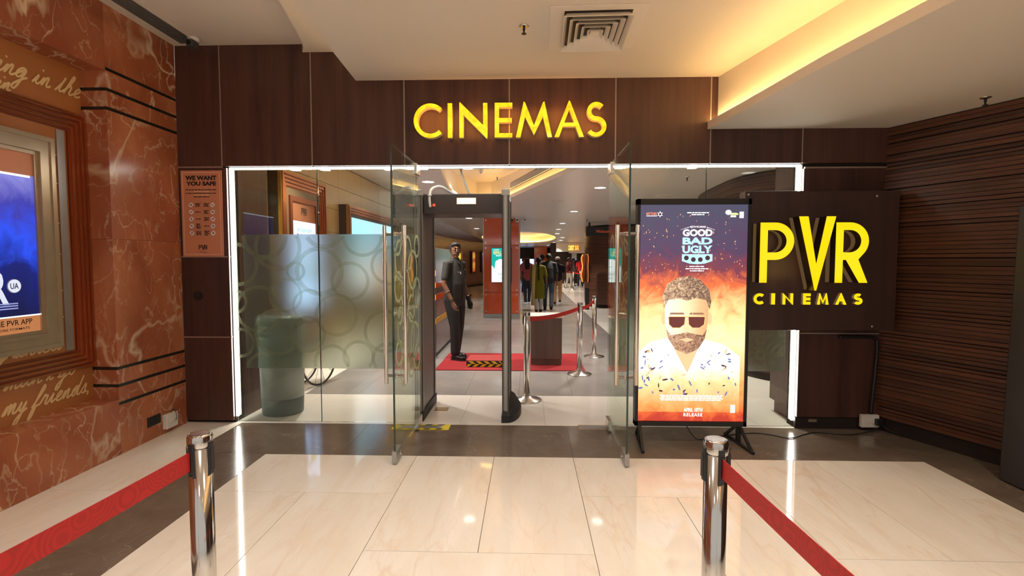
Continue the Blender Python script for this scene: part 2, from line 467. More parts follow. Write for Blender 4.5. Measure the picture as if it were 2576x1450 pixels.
# dark border: along the shop front, and down both sides
for x0, x1 in ((-2.64, -1.45), (-1.45, 0.35), (0.35, 1.55), (1.55, 2.95)): tile(x0, x1, FB, WY + 0.02, 'marble_dark', 0.001)
y = FB
for d in (1.3, 1.3, 1.3, 1.3): tile(-2.64, -2.03, y - d, y, 'marble_dark', 0.001); y -= d
tile(2.95, 4.3, FB, WY + 0.3, 'marble_dark', 0.001)
y = FB
for d in (1.3, 1.3, 1.3, 1.3): tile(2.95, 4.3, y - d, y, 'marble_dark', 0.001); y -= d
y = WY + 0.02
for d in (1.40, 1.25, 1.25, 1.25, 1.25): tile(-3.16, -2.64, y - d, y, 'marble_cream'); y -= d
# threshold and hall inside
for x0, x1 in ((-3.3, -2.3), (-2.3, -1.1), (-1.1, -0.62), (-0.62, 0.16), (0.16, 0.95), (0.95, 2.1), (2.1, 3.6)): tile(x0, x1, WY + 0.02, 5.60, 'marble_white', 0.0016)
for j in range(10):
    y0 = 5.60 + 1.2 * j
    tile(-3.3, -2.5, y0, y0 + 1.2, 'marble_white', 0.0016)
    xx = -2.5
    while xx < 1.6:
        x1 = min(xx + 0.6, 1.65); tile(xx, x1, y0, y0 + 1.2, 'tile_grey', 0.0016); xx += 0.6
    tile(1.65, 3.6, y0, y0 + 1.2, 'marble_white', 0.0016)
MB().box(-6.4, 1.65, 17.6, 47.5, -0.012, 0).build('floor_slab', 'tile_grey', floor)
MB().box(1.65, 6.4, 17.6, 47.5, -0.012, 0).build('floor_slab', 'marble_white', floor)

MB().box(-6.4, 6.4, -15.9, -2.3, -0.012, -0.003).build('floor_slab', 'marble_cream', floor)

# ---------------- front wall: backing, laminate panels and metal joint strips
wall_front_left = struct(MB().box(-3.16, -2.70, WY + 0.03, WY + 0.17, 0, 2.335).build('wall_front_left', 'backing_dark'))
wall_front_right = struct(MB().box(2.39, 3.16, WY + 0.03, WY + 0.17, 0, 2.335).build('wall_front_right', 'backing_dark'))
wall_front = struct(MB().box(-3.16, 3.16, WY + 0.03, WY + 0.17, 2.336, 3.46).build('wall_front', 'backing_dark'))
def which(x, z): return wall_front if z > 2.3 else (wall_front_left if x < 0 else wall_front_right)
VJ = [-3.15, -2.743, -1.924, -1.093, -0.165, 0.763, 1.584, 2.372, 3.14]
def panel(x0, x1, z0, z1, m='panel_wood', name='wall_panel'):
    g = 0.006
    return MB().box(x0 + g, x1 - g, WY, WY + 0.03, z0 + g, z1 - g, bev=0.002).build(name, m, which((x0 + x1) / 2, (z0 + z1) / 2))
for a, b in zip(VJ[:-1], VJ[1:]):
    panel(a, b, 2.335, 3.42)
for z0, z1 in ((0.02, 0.797), (0.797, 1.53), (1.53, 2.335)): panel(-3.15, -2.70, z0, z1)
for z0, z1 in ((0.10, 0.855), (0.855, 2.30)): panel(2.385, 3.14, z0, z1)
def strip(x0, x1, z0, z1): MB().box(x0, x1, WY + 0.004, WY + 0.031, z0, z1).build('joint_strip', 'joint_strip', which((x0 + x1) / 2, (z0 + z1) / 2))
for x in VJ[1:-1]: strip(x - 0.007, x + 0.007, 2.345, 3.42)
strip(-3.15, -2.75, 2.328, 2.342); strip(2.40, 3.14, 2.295, 2.309)
strip(-3.15, -2.705, 1.523, 1.537); strip(-3.15, -2.705, 0.790, 0.804); strip(2.39, 3.14, 0.848, 0.862)
MB().lathe([(0.042, 0), (0.042, 0.006), (0.034, 0.008)], (0, 0, 0), 24, axis='y').build('cable_hole_cover', 'backing_dark', wall_front_left, (-3.0, WY - 0.008, 1.175))
MB().box(2.385, 3.14, WY + 0.012, WY + 0.03, 0.0, 0.10).build('skirting', 'backing_dark', wall_front_right)
MB().box(2.50, 2.57, WY + 0.006, WY + 0.012, 0.06, 0.085).build('floor_sticker', 'champagne', wall_front_right)
# jamb returns that lead into the hall
jl = struct(MB().box(-2.80, -2.70, WY + 0.172, 5.25, 0, 2.60).build('wall_jamb_left', 'panel_wood'))
jr = struct(MB().box(2.43, 2.53, WY + 0.172, 5.16, 0.12, 2.60).box(2.46, 2.53, WY + 0.172, 5.12, 0.0, 0.12).build('wall_jamb_right', 'podium_wood'))

# ---------------- left wall: red marble portal with a niche
wl = struct(bpy.data.objects.new('wall_left', None)); COL.objects.link(wl)
XL = -3.14
def stone(x0, x1, y0, y1, z0, z1, m='marble_red', name='marble_block'):
    return MB().box(x0, x1, y0, y1, z0, z1, bev=0.002).build(name, m, wl)
stripes_t, stripes_b = (2.925, 2.775, 2.635), (0.67, 0.535, 0.395)
zs = [0.395 + 0.012, 0.535 - 0.012, 0.535 + 0.012, 0.67 - 0.012, 0.67 + 0.012, 1.52, 2.635 - 0.012, 2.635 + 0.012, 2.775 - 0.012, 2.775 + 0.012, 2.925 - 0.012]
stone(-3.5, XL, 3.79, 4.555, 0.407, 0.523); stone(-3.5, XL, 3.79, 4.555, 0.547, 0.658); stone(-3.5, XL, 3.79, 4.555, 0.682, 1.66)
stone(-3.5, XL, 3.79, 4.555, 1.661, 2.623); stone(-3.5, XL, 3.79, 4.555, 2.647, 2.763); stone(-3.5, XL, 3.79, 4.555, 2.787, 2.913)
for z in stripes_t + stripes_b: MB().box(-3.49, XL - 0.004, 3.794, 4.555, z - 0.012, z + 0.012).build('inlay_strip', 'black_inlay', wl)
for y0, y1 in ((3.79, 4.555), (2.55, 3.79), (1.2, 2.55), (-0.2, 1.2), (-1.6, -0.2)):
    stone(-3.5, XL, y0 + 0.0005, y1 - 0.0005, 2.937 if y0 > 3 else 2.91, 3.41)
    stone(-3.5, XL, y0 + 0.0005, y1 - 0.0005, 0.0, 0.383 if y0 > 3.5 else 0.43)
stone(-3.5, XL, -1.6, 1.2, 0.431, 2.909)
bd = MB().box(-3.50, -3.34, 1.2, 3.79, 0.43, 2.91).build('niche_board', 'board_tan', wl)
bd['label'] = 'tan board covered in pale handwriting'
# ---------------- ceilings in front of the wall, stepping down to the right
def slab(name, poly, z0, z1, m='ceiling_paint'):
    a = sum(poly[i][0] * poly[(i + 1) % len(poly)][1] - poly[(i + 1) % len(poly)][0] * poly[i][1] for i in range(len(poly)))
    if a < 0: poly = poly[::-1]
    return struct(MB().prism(poly, z0, z1).build(name, m))
Ye = WY - 0.002
A_ = [(-1.99, Ye), (-1.93, 4.45), (-1.86, 4.17), (-1.79, 3.83), (-1.70, 3.3), (-1.62, 2.6), (-1.57, 1.5), (-1.55, -1.6)]
B_ = [(-1.518, Ye), (-1.437, 3.159), (-1.38, 2.0), (-1.30, -1.6)]
C_ = [(1.64, Ye), (1.74, 4.10), (1.93, 3.26), (2.12, 2.40), (2.30, 1.2), (2.4, -1.6)]
Lp = [(1.555, Ye), (1.63, 4.0), (1.735, 3.10), (1.86, 2.38), (2.05, 1.2), (2.15, -1.6)]
slab('ceiling_upper', [(-3.5, Ye), (-3.5, -1.6)] + A_[::-1], 3.40, 3.50)
slab('ceiling_middle', A_ + [(-1.2, -1.6), (-1.2, Ye)], 3.33, 3.42)
slab('ceiling_center', B_ + C_[::-1], 3.08, 3.16)
RW = [(3.08, WY), (3.42, 3.78), (3.72, 3.05), (3.92, 2.3), (4.02, 1.2), (4.05, -1.6)]
slab('ceiling_soffit', Lp + [(4.3, -1.6), (4.3, 1.2), (3.9, 3.6), (3.3, Ye)], 2.635, 2.70)
cf = MB()
for (x0, y0), (x1, y1) in zip(C_[:-1], C_[1:]): cf.prism([(x0, y0), (x1, y1), (x1 + 0.05, y1), (x0 + 0.05, y0)], 2.70, 3.10)
struct(cf.build('ceiling_cove_face', 'ceiling_paint'))
cs = MB()
for (x0, y0), (x1, y1) in zip(Lp[:-1], Lp[1:]): cs.bar((x0 + 0.055, y0, 2.707), (x1 + 0.055, y1, 2.707), 0.012, 0.01)
tag(cs.build('cove_light_strip', 'led_warm'), 'warm yellow light strip hidden in the ceiling trough above the lip', 'light strip')
# ---------------- right wall: horizontal timber slats over a dark backing
def path_box(mb, path, off0, off1, z0, z1):
    vs = []; n = len(path)
    for i, (x, y) in enumerate(path):
        a = path[max(i - 1, 0)]; b = path[min(i + 1, n - 1)]
        d = Vector((b[0] - a[0], b[1] - a[1])).normalized(); nn = Vector((d.y, -d.x))   # away from the room
        nn = -nn if nn.x < 0 else nn
        for o, z in ((off0, z0), (off1, z0), (off1, z1), (off0, z1)): vs.append((x + nn.x * o, y + nn.y * o, z))
    fs = [(i * 4 + k, i * 4 + (k + 1) % 4, i * 4 + 4 + (k + 1) % 4, i * 4 + 4 + k) for i in range(n - 1) for k in range(4)]
    fs += [(3, 2, 1, 0), tuple((n - 1) * 4 + k for k in range(4))]
    mb.add(vs, fs); return mb
wr = struct(path_box(MB(), RW, 0.022, 0.14, 0.0, 2.634).build('wall_right', 'backing_dark'))
slm = []
for k in range(7):
    me = path_box(MB(), RW, (-0.012, -0.004, 0.0, 0.004, -0.008, 0.008, -0.002)[k], 0.022, 0.0, (0.029, 0.026, 0.030, 0.022, 0.028, 0.024, 0.031)[k]).mesh('slat')
    me.materials.append(M['slat_wood']); slm.append(me)
z = 0.125
while z < 2.60:
    share('slat', random.choice(slm), wr, (0, 0, z)); z += 0.0325

# ---------------- LED strips round the opening
def led(name, label, boxes):
    mb = MB()
    for b in boxes: mb.box(*b)
    return tag(mb.build(name, 'led_white'), label, 'light strip', 'white light strips round the entrance')
led('led_strip', 'white light strip along the top of the glass entrance', [(-2.695, 2.38, 4.598, 4.612, 2.321, 2.3345)])
led('led_strip', 'white upright light strip on the left jamb beside the safety notice', [(-2.70, -2.682, 4.598, 4.612, 0.055, 2.32)])
led('led_strip', 'white upright light strip on the jamb behind the yellow lettered board', [(2.362, 2.382, 4.598, 4.612, 0.065, 2.32)])
for px in (-2.10, -1.83, -1.25, -0.93, 0.80, 1.45):
    MB().box(px - 0.035, px + 0.035, 4.592, 4.613, 2.310, 2.3345).build('strip_clip', 'led_white', bpy.data.objects['led_strip'])
# ---------------- glass shop front
GY = 4.62
def pane(x0, x1, label):
    t = MB().box(x0, x1, GY - 0.005, GY + 0.005, 0.004, 2.335).build('glass_panel', 'glass')
    tag(t, label, 'glass panel', 'fixed glass panes of the entrance')
    MB().box(x1 - 0.004, x1 + 0.0005, GY - 0.0056, GY + 0.0056, 0.004, 2.334).build('pane_edge', 'glass_edge', t)
    return t
gl1 = pane(-2.695, -1.905, 'fixed glass pane beside the wood jamb with the grey bin behind it')
gl2 = pane(-1.898, -1.005, 'fixed glass pane between the bin and the metal detector')
gr1 = pane(0.745, 1.575, 'fixed glass pane behind the lit film poster stand')
gr2 = pane(1.582, 2.42, 'fixed glass pane behind the yellow lettered board')
def frost(pn, x0, x1, z0, z1, rings):
    f = MB().box(x0, x1, GY - 0.0085, GY - 0.0055, z0, z1).build('frosted_film', 'frost', pn)
    for (cx, cz, ro, w) in rings:
        mb = MB(); n = 48
        vs = []; ok = []
        for k in range(n):
            a = 2 * PI * k / n
            for r in (ro, ro - w): vs.append((cx + r * math.cos(a), GY - 0.0095, cz + r * math.sin(a)))
        fs = []
        for k in range(n):
            j = (k + 1) % n; q = [2 * k, 2 * j, 2 * j + 1, 2 * k + 1]
            if all(x0 - 0.11 <= vs[i][0] <= x1 and z0 <= vs[i][2] <= z1 for i in q): fs.append(q)
        if fs:
            mb.add(vs, fs); me = mb.mesh('film_ring'); bm = bmesh.new(); bm.from_mesh(me)
            bmesh.ops.delete(bm, geom=[v for v in bm.verts if not v.link_faces], context='VERTS'); bm.to_mesh(me); bm.free()
            obj('film_ring', me, 'ring_film', f)
LR = [(-2.66, 1.46, 0.20, 0.035), (-2.40, 1.72, 0.215, 0.04), (-2.28, 1.62, 0.22, 0.035), (-2.12, 1.40, 0.09, 0.025), (-1.90, 1.40, 0.225, 0.04), (-1.62, 1.31, 0.18, 0.03), (-1.85, 1.80, 0.20, 0.04),
      (-1.50, 1.72, 0.19, 0.03), (-2.47, 1.05, 0.22, 0.03), (-2.22, 1.18, 0.16, 0.025), (-2.00, 1.08, 0.16, 0.025), (-2.30, 0.84, 0.22, 0.03), (-2.02, 0.82, 0.17, 0.03), (-2.65, 0.74, 0.14, 0.03),
      (-1.75, 1.0, 0.2, 0.03), (-1.55, 0.62, 0.15, 0.03), (-1.80, 0.56, 0.17, 0.03), (-1.30, 0.85, 0.2, 0.03), (-1.25, 1.45, 0.18, 0.03), (-1.28, 0.60, 0.15, 0.03), (-2.45, 0.50, 0.15, 0.03), (-2.68, 1.12, 0.11, 0.03)]
frost(gl1, -2.60, -1.905, 0.505, 1.735, LR)
frost(gl2, -1.898, -1.01, 0.505, 1.735, LR)
RRr = [(x + 3.85, z, r, w) for x, z, r, w in LR] + [(2.12, 0.76, 0.17, 0.035), (2.22, 0.82, 0.19, 0.035), (2.30, 0.62, 0.2, 0.03), (1.95, 0.8, 0.18, 0.03)]
frost(gr1, 0.75, 1.575, 0.505, 1.735, RRr)
frost(gr2, 1.582, 2.30, 0.505, 1.735, RRr)

# ---------------- glass doors, standing open towards the lobby
def glass_door(X, s, label):
    t = thing('glass_door', label, 'door', (X, 0, 0), 0, 'pair of glass entrance doors')
    MB().box(-0.006, 0.006, 3.665, 4.565, 0.045, 2.335).build('glass_leaf', 'door_glass', t)
    MB().box(-0.0066, 0.0066, 3.660, 3.6675, 0.10, 2.336).build('leaf_edge', 'glass_edge', t)
    # patch fittings
    MB().box(-0.016, 0.016, 4.40, 4.572, 0.012, 0.10, bev=0.003).build('bottom_patch', 'steel', t)
    MB().box(-0.018, 0.018, 4.43, 4.575, 2.245, 2.338, bev=0.003).build('top_patch', 'steel', t)
    p = MB().box(-0.017, 0.017, 3.64, 3.80, 0.012, 0.10, bev=0.003).build('corner_patch', 'aluminium', t)
    MB().lathe([(0.017, -0.026), (0.017, 0.026)], (0, 3.765, 0.052), 14, axis='x').build('patch_bolt', 'steel', p)
    # pull handles: a tube on either face, tied through the glass
    for q in (-1, 1):
        MB().lathe([(0.0125, 0.585), (0.0150, 0.588), (0.0150, 1.752), (0.0125, 1.755)], (q * 0.072, 3.725, 0), 18).build('pull_handle', 'steel', t)
    for z in (0.645, 1.69):
        MB().lathe([(0.011, -0.072), (0.011, -0.014), (0.016, -0.013), (0.016, 0.013), (0.011, 0.014), (0.011, 0.072)], (0, 3.725, z), 16, axis='x').build('handle_tie', 'steel', t)
    # ring decals
    rs = [(3.78, 1.66, .13), (3.86, 1.50, .16), (3.98, 1.24, .10), (3.80, 1.30, .12), (4.10, 1.55, .15), (4.28, 1.42, .17), (4.22, 1.10, .12), (4.42, 1.22, .14), (3.92, .98, .16),
          (4.12, .88, .20), (3.80, .80, .10), (4.34, .82, .16), (3.96, .64, .13), (4.20, .62, .10), (4.42, .66, .12), (4.44, 1.62, .10), (3.84, 1.08, .07)]
    for (yy, zz, rr) in rs:
        mb = MB().ring((0, 0), rr, rr - 0.024, -0.0006, 0.0006, 40)
        vs = [(s * 0.0075, yy + v[0], zz + v[1]) if False else (0.0075 + v[2], yy + v[0], zz + v[1]) for v in mb.v]
        mb.v = vs; keep = [f for f in mb.f if all(3.672 < vs[i][1] < 4.56 and 0.5 < vs[i][2] < 1.735 for i in f)]
        mb.f = keep; mb.mi = [0] * len(keep); mb.sm = [False] * len(keep)
        me = mb.mesh('ring_decal'); bm = bmesh.new(); bm.from_mesh(me); bmesh.ops.delete(bm, geom=[v for v in bm.verts if not v.link_faces], context='VERTS'); bm.to_mesh(me); bm.free()
        obj('ring_decal', me, 'ring_door', t)
    return t
glass_door(-0.975, 1, 'open glass door with steel pull handles next to the metal detector')
glass_door(0.718, -1, 'open glass door with steel pull handles next to the film poster stand')
# floor spring plates
def spring(x0, x1, y0, y1, taped, label):
    t = thing('floor_closer_plate', label, 'floor plate', ((x0 + x1) / 2, (y0 + y1) / 2, 0))
    w, d = (x1 - x0) / 2, (y1 - y0) / 2
    MB().box(-w, w, -d, d, 0.0, 0.003).build('frame_plate', 'tape_yellow' if taped else 'joint_strip', t)
    MB().box(-w * 0.72, w * 0.72, -d * 0.5, d * 0.5, 0.003, 0.006).build('steel_plate', 'aluminium', t)
    if taped:
        n = 9
        for i in range(n):
            for sy in (-1, 1):
                if i % 2:
                    cx = -w + (i + 0.5) * 2 * w / n; h = w / n
                    MB().prism([(cx - h - 0.012, sy * d * 0.78 - d * 0.2), (cx + h - 0.012, sy * d * 0.78 - d * 0.2), (cx + h + 0.012, sy * d * 0.78 + d * 0.2), (cx - h + 0.012, sy * d * 0.78 + d * 0.2)], 0.003, 0.0036).build('tape_stripe', 'tape_black', t)
    return t
spring(-1.21, -0.70, 4.43, 4.575, True, 'floor closer plate edged with yellow and black hazard tape')
spring(0.455, 0.82, 4.475, 4.60, False, 'bare worn floor closer plate by the door without tape')
# ================================================================== THE HALL BEHIND THE GLASS
HZ = 2.60
cove = [(1.02, 4.95), (0.66, 6.03), (0.16, 7.6), (-0.343, 9.22), (-0.72, 10.15), (-1.0, 10.2), (-1.22, 9.3), (-1.24, 8.15), (-1.13, 6.9), (-1.03, 6.0), (-0.96, 4.95)]
oval = [(-0.45 + 1.85 * math.cos(2 * PI * k / 40), 26.5 + 6.6 * math.sin(2 * PI * k / 40)) for k in range(40)]
outer = [(-1.75, 4.735), (6.4, 4.735), (6.4, 46), (-2.49, 46), (-2.47, 19), (-2.43, 12.5), (-1.85, 10.5), (-1.75, 8.0)]
ch = obj('ceiling_hall', curve_mesh([outer, cove, oval], 0.03), 'ceiling_paint_in', None, (0, 0, HZ + 0.03)); struct(ch)
def ring_wall(poly, z0, z1, off, name, m):
    """upright face standing off (outside) a closed outline"""
    cx = sum(p[0] for p in poly) / len(poly); cy = sum(p[1] for p in poly) / len(poly)
    def push(p, o):
        d = Vector((p[0] - cx, p[1] - cy)); l = d.length; d /= l
        return (p[0] + d.x * o, p[1] + d.y * o)
    a = [push(p, off) for p in poly]; b = [push(p, off + 0.04) for p in poly]; n = len(poly)
    for i in range(n):
        j = (i + 1) % n
        struct(MB().prism([a[i], a[j], b[j], b[i]], z0, z1).build(name, m))
ring_wall(cove, HZ + 0.06, 3.08, 0.16, 'ceiling_recess_side', 'ceiling_paint_in')
struct(MB().box(-1.6, 1.5, 4.74, 10.8, 3.06, 3.10).build('ceiling_recess_top', 'ceiling_paint_in'))
ring_wall(oval, HZ + 0.06, 3.0, 0.15, 'ceiling_oval_side', 'ceiling_paint_in')
struct(MB().box(-2.46, 1.8, 19.3, 33.7, 2.98, 3.02).build('ceiling_oval_top', 'ceiling_paint_in'))
struct(MB().box(-3.6, -1.75, 4.735, 12.3, 3.15, 3.2).build('ceiling_hall_left', 'ceiling_paint_in'))
struct(MB().box(-6.4, -2.4, 12.3, 46, 3.95, 4.0).build('ceiling_hall_rear', 'ceiling_paint_in'))
rl = MB()
for p, q in zip(cove[1:5], cove[2:6]):
    rl.bar((p[0] + 0.05, p[1], HZ + 0.068), (q[0] + 0.05, q[1], HZ + 0.068), 0.012, 0.01)
tag(rl.build('cove_light_strip', 'led_warm_hall'), 'warm light strip hidden in the recess over the metal detector', 'light strip')
ol = MB().ring((-0.45, 26.5), 1.93, 1.90, HZ + 0.063, HZ + 0.075, 48, sy=3.5)
tag(ol.build('cove_light_strip', 'led_warm_hall'), 'warm light strip hidden in the far oval ceiling recess', 'light strip')
tag(MB().bar((-1.72, 4.9, HZ + 0.068), (-1.72, 8.0, HZ + 0.068), 0.012, 0.01).bar((-1.72, 8.0, HZ + 0.068), (-1.82, 10.4, HZ + 0.068), 0.012, 0.01).build('cove_light_strip', 'led_warm_hall'), 'warm light strip on the ceiling edge facing the beige wall', 'light strip')
cb_ = MB()
for (x0, y0), (x1, y1) in zip(B_[:-1], B_[1:]): cb_.bar((x0 + 0.06, y0, 3.168), (x1 + 0.06, y1, 3.168), 0.012, 0.01)
tag(cb_.build('cove_light_strip', 'led_warm_soft'), 'warm light strip hidden on top of the lobby ceiling step', 'light strip')
# walls of the hall
hl = struct(MB().box(-3.42, -3.30, 4.74, 12.4, 0, 3.16).build('wall_hall_left', 'grout'))
yy = 5.26
while yy < 12.2:
    zz = 0.02
    while zz < 3.1:
        MB().box(-3.30, -3.285, yy + 0.003, yy + 1.197, zz + 0.003, min(zz + 0.387, 3.15), bev=0.001).build('wall_panel', 'beige_stone', hl); zz += 0.39
    yy += 1.2
def slat_path(name, path, z0, z1, pitch, m, back='backing_dark', flip=1):
    """curved wall of thin timber strips, too fine to pick apart at this distance"""
    w = struct(MB().build(name, back)) if False else None
    mb = MB(); n = len(path)
    def offs(o):
        r = []
        for i, (x, y) in enumerate(path):
            a = path[max(i - 1, 0)]; b = path[min(i + 1, n - 1)]
            d = Vector((b[0] - a[0], b[1] - a[1])).normalized(); r.append((x + d.y * o * flip, y - d.x * o * flip))
        return r
    def run(b_, o0, o1, za, zb):
        p0, p1 = offs(o0), offs(o1)
        vs = []
        for (a, c) in zip(p0, p1): vs += [(a[0], a[1], za), (c[0], c[1], za), (c[0], c[1], zb), (a[0], a[1], zb)]
        fs = [(i * 4 + k, i * 4 + (k + 1) % 4, i * 4 + 4 + (k + 1) % 4, i * 4 + 4 + k) for i in range(n - 1) for k in range(4)]
        fs += [(3, 2, 1, 0), tuple((n - 1) * 4 + k for k in range(4))]
        b_.add(vs, fs)
    bk = MB(); run(bk, 0.03, 0.15, z0, z1); w = struct(bk.build(name, back))
    z = z0 + 0.1
    while z < z1 - pitch:
        run(mb, random.uniform(-0.008, 0.008), 0.03, z, z + pitch * 0.92); z += pitch
    s = mb.build('slat_cladding', m, w); s['kind'] = 'stuff'
    return w
def smooth_path(pts, n=8):
    P = [Vector(p) for p in pts]; out = []
    for i in range(len(P) - 1):
        p0, p1, p2, p3 = P[max(i - 1, 0)], P[i], P[i + 1], P[min(i + 2, len(P) - 1)]
        for k in range(n):
            t = k / n
            out.append(0.5 * ((2 * p1) + (p2 - p0) * t + (2 * p0 - 5 * p1 + 4 * p2 - p3) * t * t + (3 * p1 - p0 - 3 * p2 + p3) * t ** 3))
    out.append(P[-1])
    return [tuple(p) for p in out]
CURVE = smooth_path([(-3.25, 12.55), (-3.6, 16), (-3.78, 20), (-3.65, 25), (-3.05, 29.5), (-1.7, 33.5)], 8)
slat_path('wall_hall_curved', CURVE, 0, 3.95, 0.05, 'slat_wood_in', flip=-1)
cyl = [(3.40 + 1.5 * math.cos(a), 17.2 + 1.5 * math.sin(a)) for a in [PI * (0.75 + 0.95 * k / 24) for k in range(25)]]
slat_path('wall_hall_round', cyl, 0, 2.59, 0.05, 'slat_wood_in', flip=-1)
slat_path('wall_hall_right', smooth_path([(3.7, 5.95), (3.05, 6.3), (2.78, 6.8), (2.76, 7.5), (2.9, 8.9), (3.4, 10.6), (3.6, 15.6)], 4), 0, 2.59, 0.04, 'slat_wood', flip=1)
struct(MB().box(-6.4, 6.4, 46.0, 46.2, 0, 4.0).build('wall_hall_back', 'sign_wood'))
struct(MB().box(6.3, 6.42, 4.8, 46.0, 0, 2.6).build('wall_hall_side', 'sign_wood'))
struct(MB().box(-6.42, -6.3, 12.3, 46.0, 0, 3.96).build('wall_hall_side_left', 'sign_wood'))
struct(MB().box(2.53, 3.95, 4.735, 4.80, 0, 2.6).build('wall_hall_front', 'sign_wood'))
struct(MB().box(-3.42, -2.80, 4.735, 4.745, 0, 3.16).build('wall_hall_front_left', 'sign_wood'))

# ---------------- downlights
def downlight(x, y, z, r, e, label, group, spot=True, col=(1, 0.91, 0.80), sp=R(108), es='lamp_disc'):
    t = thing('downlight', label, 'ceiling light', (x, y, z), 0, group)
    MB().ring((0, 0), r * 1.25, r, -0.006, 0.0, 24).build('trim_ring', 'white_plastic', t)
    MB().lathe([(r, -0.003), (r, 0.0)], n=24).build('lens', es, t)
    if spot: lamp('SPOT', 'downlight_lamp', (0, 0, -0.02), e, col, t, 0.06, spot=sp, blend=0.6)
    return t
GH = 'downlights in the hall ceiling'
for k, (x, y) in enumerate([(1.093, 7.86), (1.037, 11.65), (1.028, 15.38), (1.085, 18.32), (1.214, 21.3), (1.68, 25.05), (1.83, 28.5), (1.61, 31.7), (1.57, 35.6), (1.49, 38.5)]):
    downlight(x, y, HZ - 0.001, 0.085 if k < 4 else 0.10, 215, '%s downlight from the glass entrance in the row along the hall' % ('first second third fourth fifth sixth seventh eighth ninth tenth'.split()[k]), GH, True)
downlight(-1.02, 8.75, 3.059, 0.10, 160, 'round white downlight inside the yellow lit ceiling recess', GH)
downlight(-1.398, 7.2, HZ - 0.001, 0.085, 160, 'round white downlight on the lower ceiling left of the yellow recess', GH)
downlight(-1.54, 13.42, HZ - 0.001, 0.085, 160, 'round white downlight nearest in front of the orange column', GH)
downlight(-1.78, 17.8, HZ - 0.001, 0.09, 160, 'round white downlight over the framed posters on the curved wall', GH, True)
downlight(2.45, 6.1, HZ - 0.001, 0.085, 160, 'round white downlight behind the glass over the lettered board', GH)
downlight(-2.5, 6.6, 3.149, 0.085, 230, 'round white downlight high in front of the gift poster', GH)
downlight(-2.4, 9.6, 3.149, 0.085, 230, 'round white downlight high over the twin screens', GH)
# lobby downlights (mostly above and behind the viewer)
GL_ = 'downlights in the lobby ceiling'
for n_, (x, y, e) in enumerate(((-0.75, 2.3, 62), (0.75, 2.3, 66), (-0.6, 0.6, 66), (0.9, 0.6, 66), (-0.6, -1.0, 66), (0.9, -1.0, 66))):
    downlight(x, y, 3.079, 0.085, e, 'lobby ceiling downlight, %s from the lit sign, on the %s wall side' % (('first', 'second', 'third')[n_ // 2], ('marble', 'slatted')[n_ % 2]), GL_, col=(1, 0.93, 0.85))
downlight(-2.3, 1.2, 3.399, 0.085, 50, 'round downlight in the upper ceiling by the marble portal', GL_, col=(1, 0.82, 0.62))
downlight(2.85, 2.45, 2.634, 0.085, 40, 'round downlight in the low soffit by the slatted wall', GL_, col=(1, 0.80, 0.58), sp=R(95))
# hall ceiling fittings
t = MB().lathe([(0.13, 0.0), (0.14, -0.015), (0.05, -0.05), (0.025, -0.11), (0.02, -0.12)], (0, 0, 0), 20).build('ceiling_antenna', 'white_plastic', None, (-0.78, 8.6, 3.059))
tag(t, 'white funnel shaped fitting hanging in the yellow ceiling recess', 'ceiling fitting')
def slot_diffuser(name, label, a, b, h, n, upright=True, z=2.8):
    """long air grille: frame with thin blades"""
    a, b = Vector(a), Vector(b); t = thing(name, label, 'air vent', (a.x, a.y, a.z), math.atan2(b.y - a.y, b.x - a.x)); L_ = (b - a).length
    if upright:
        MB().box(0, L_, -0.004, 0.0, -0.012, h + 0.012).build('backing', 'black_metal', t)
        for i in range(n): MB().box(0, L_, -0.02, -0.004, i * h / n, i * h / n + h / n * 0.55).build('blade', 'white_paint', t)
    else:
        MB().box(0, L_, 0, h, -0.003, 0.0).build('backing', 'black_metal', t)
        for i in range(n): MB().box(0, L_, (i + 0.35) * h / n, (i + 0.65) * h / n, -0.006, -0.003).build('blade', 'grey_plastic', t)
        for q in (-0.018, h): MB().box(-0.02, L_ + 0.02, q, q + 0.018, -0.005, 0.0).build('frame', 'white_paint', t)
    return t
slot_diffuser('air_grille', 'long bladed air grille on the side of the yellow ceiling recess', (-0.31, 9.18, 2.76), (0.68, 5.96, 2.76), 0.10, 6)
slot_diffuser('ceiling_slot_vent', 'long dark slot vent in the ceiling beside the marble wall', (-3.045, 4.50, 3.399), (-3.045, 1.5, 3.399), 0.16, 8, False)
for (x, y, r, lab) in ((2.33, 8.85, 0.17, 'round stepped air diffuser in the ceiling above the film poster stand'), (0.55, 9.55, 0.12, 'flat round access disc in the hall ceiling')):
    t = thing('round_diffuser', lab, 'air vent', (x, y, HZ - 0.001))
    for i in range(4 if r > 0.15 else 2): MB().ring((0, 0), r * (1 - 0.22 * i), r * (0.84 - 0.22 * i), -0.006 - 0.006 * i, 0.0, 28).build('diffuser_ring', 'white_paint', t)

# ---------------- orange column with screen
oc = thing('orange_column', 'glossy orange clad square column with a screen on it', 'column', (-0.686, 13.7, 0))
MB().box(-0.45, 0.45, -0.42, 0.45, 0, 2.595).build('core', 'dark_grey_plastic', oc)
for z0, z1 in ((0.11, 0.66), (0.668, 1.876), (1.884, 2.59)):
    p = MB().box(-0.452, 0.452, -0.45, -0.42, z0, z1, bev=0.002).build('column_panel', 'orange_panel', oc)
    for sx in (-0.40, 0.40):
        for z in (z0 + 0.06, z1 - 0.06):
            MB().lathe([(0.016, -0.458), (0.016, -0.45)], (sx, 0, z), 10, axis='y').build('panel_screw', 'steel', p)
MB().box(-0.452, 0.452, -0.448, -0.42, 0.0, 0.104).build('column_skirting', 'aluminium', oc)
for sx in (-1, 1): MB().box(sx * 0.452, sx * 0.475, -0.45, 0.45, 0, 2.59).build('edge_trim', 'aluminium', oc)
ob = thing('orange_column', 'far orange column beyond the walking visitors', 'column', (1.0, 41, 0))
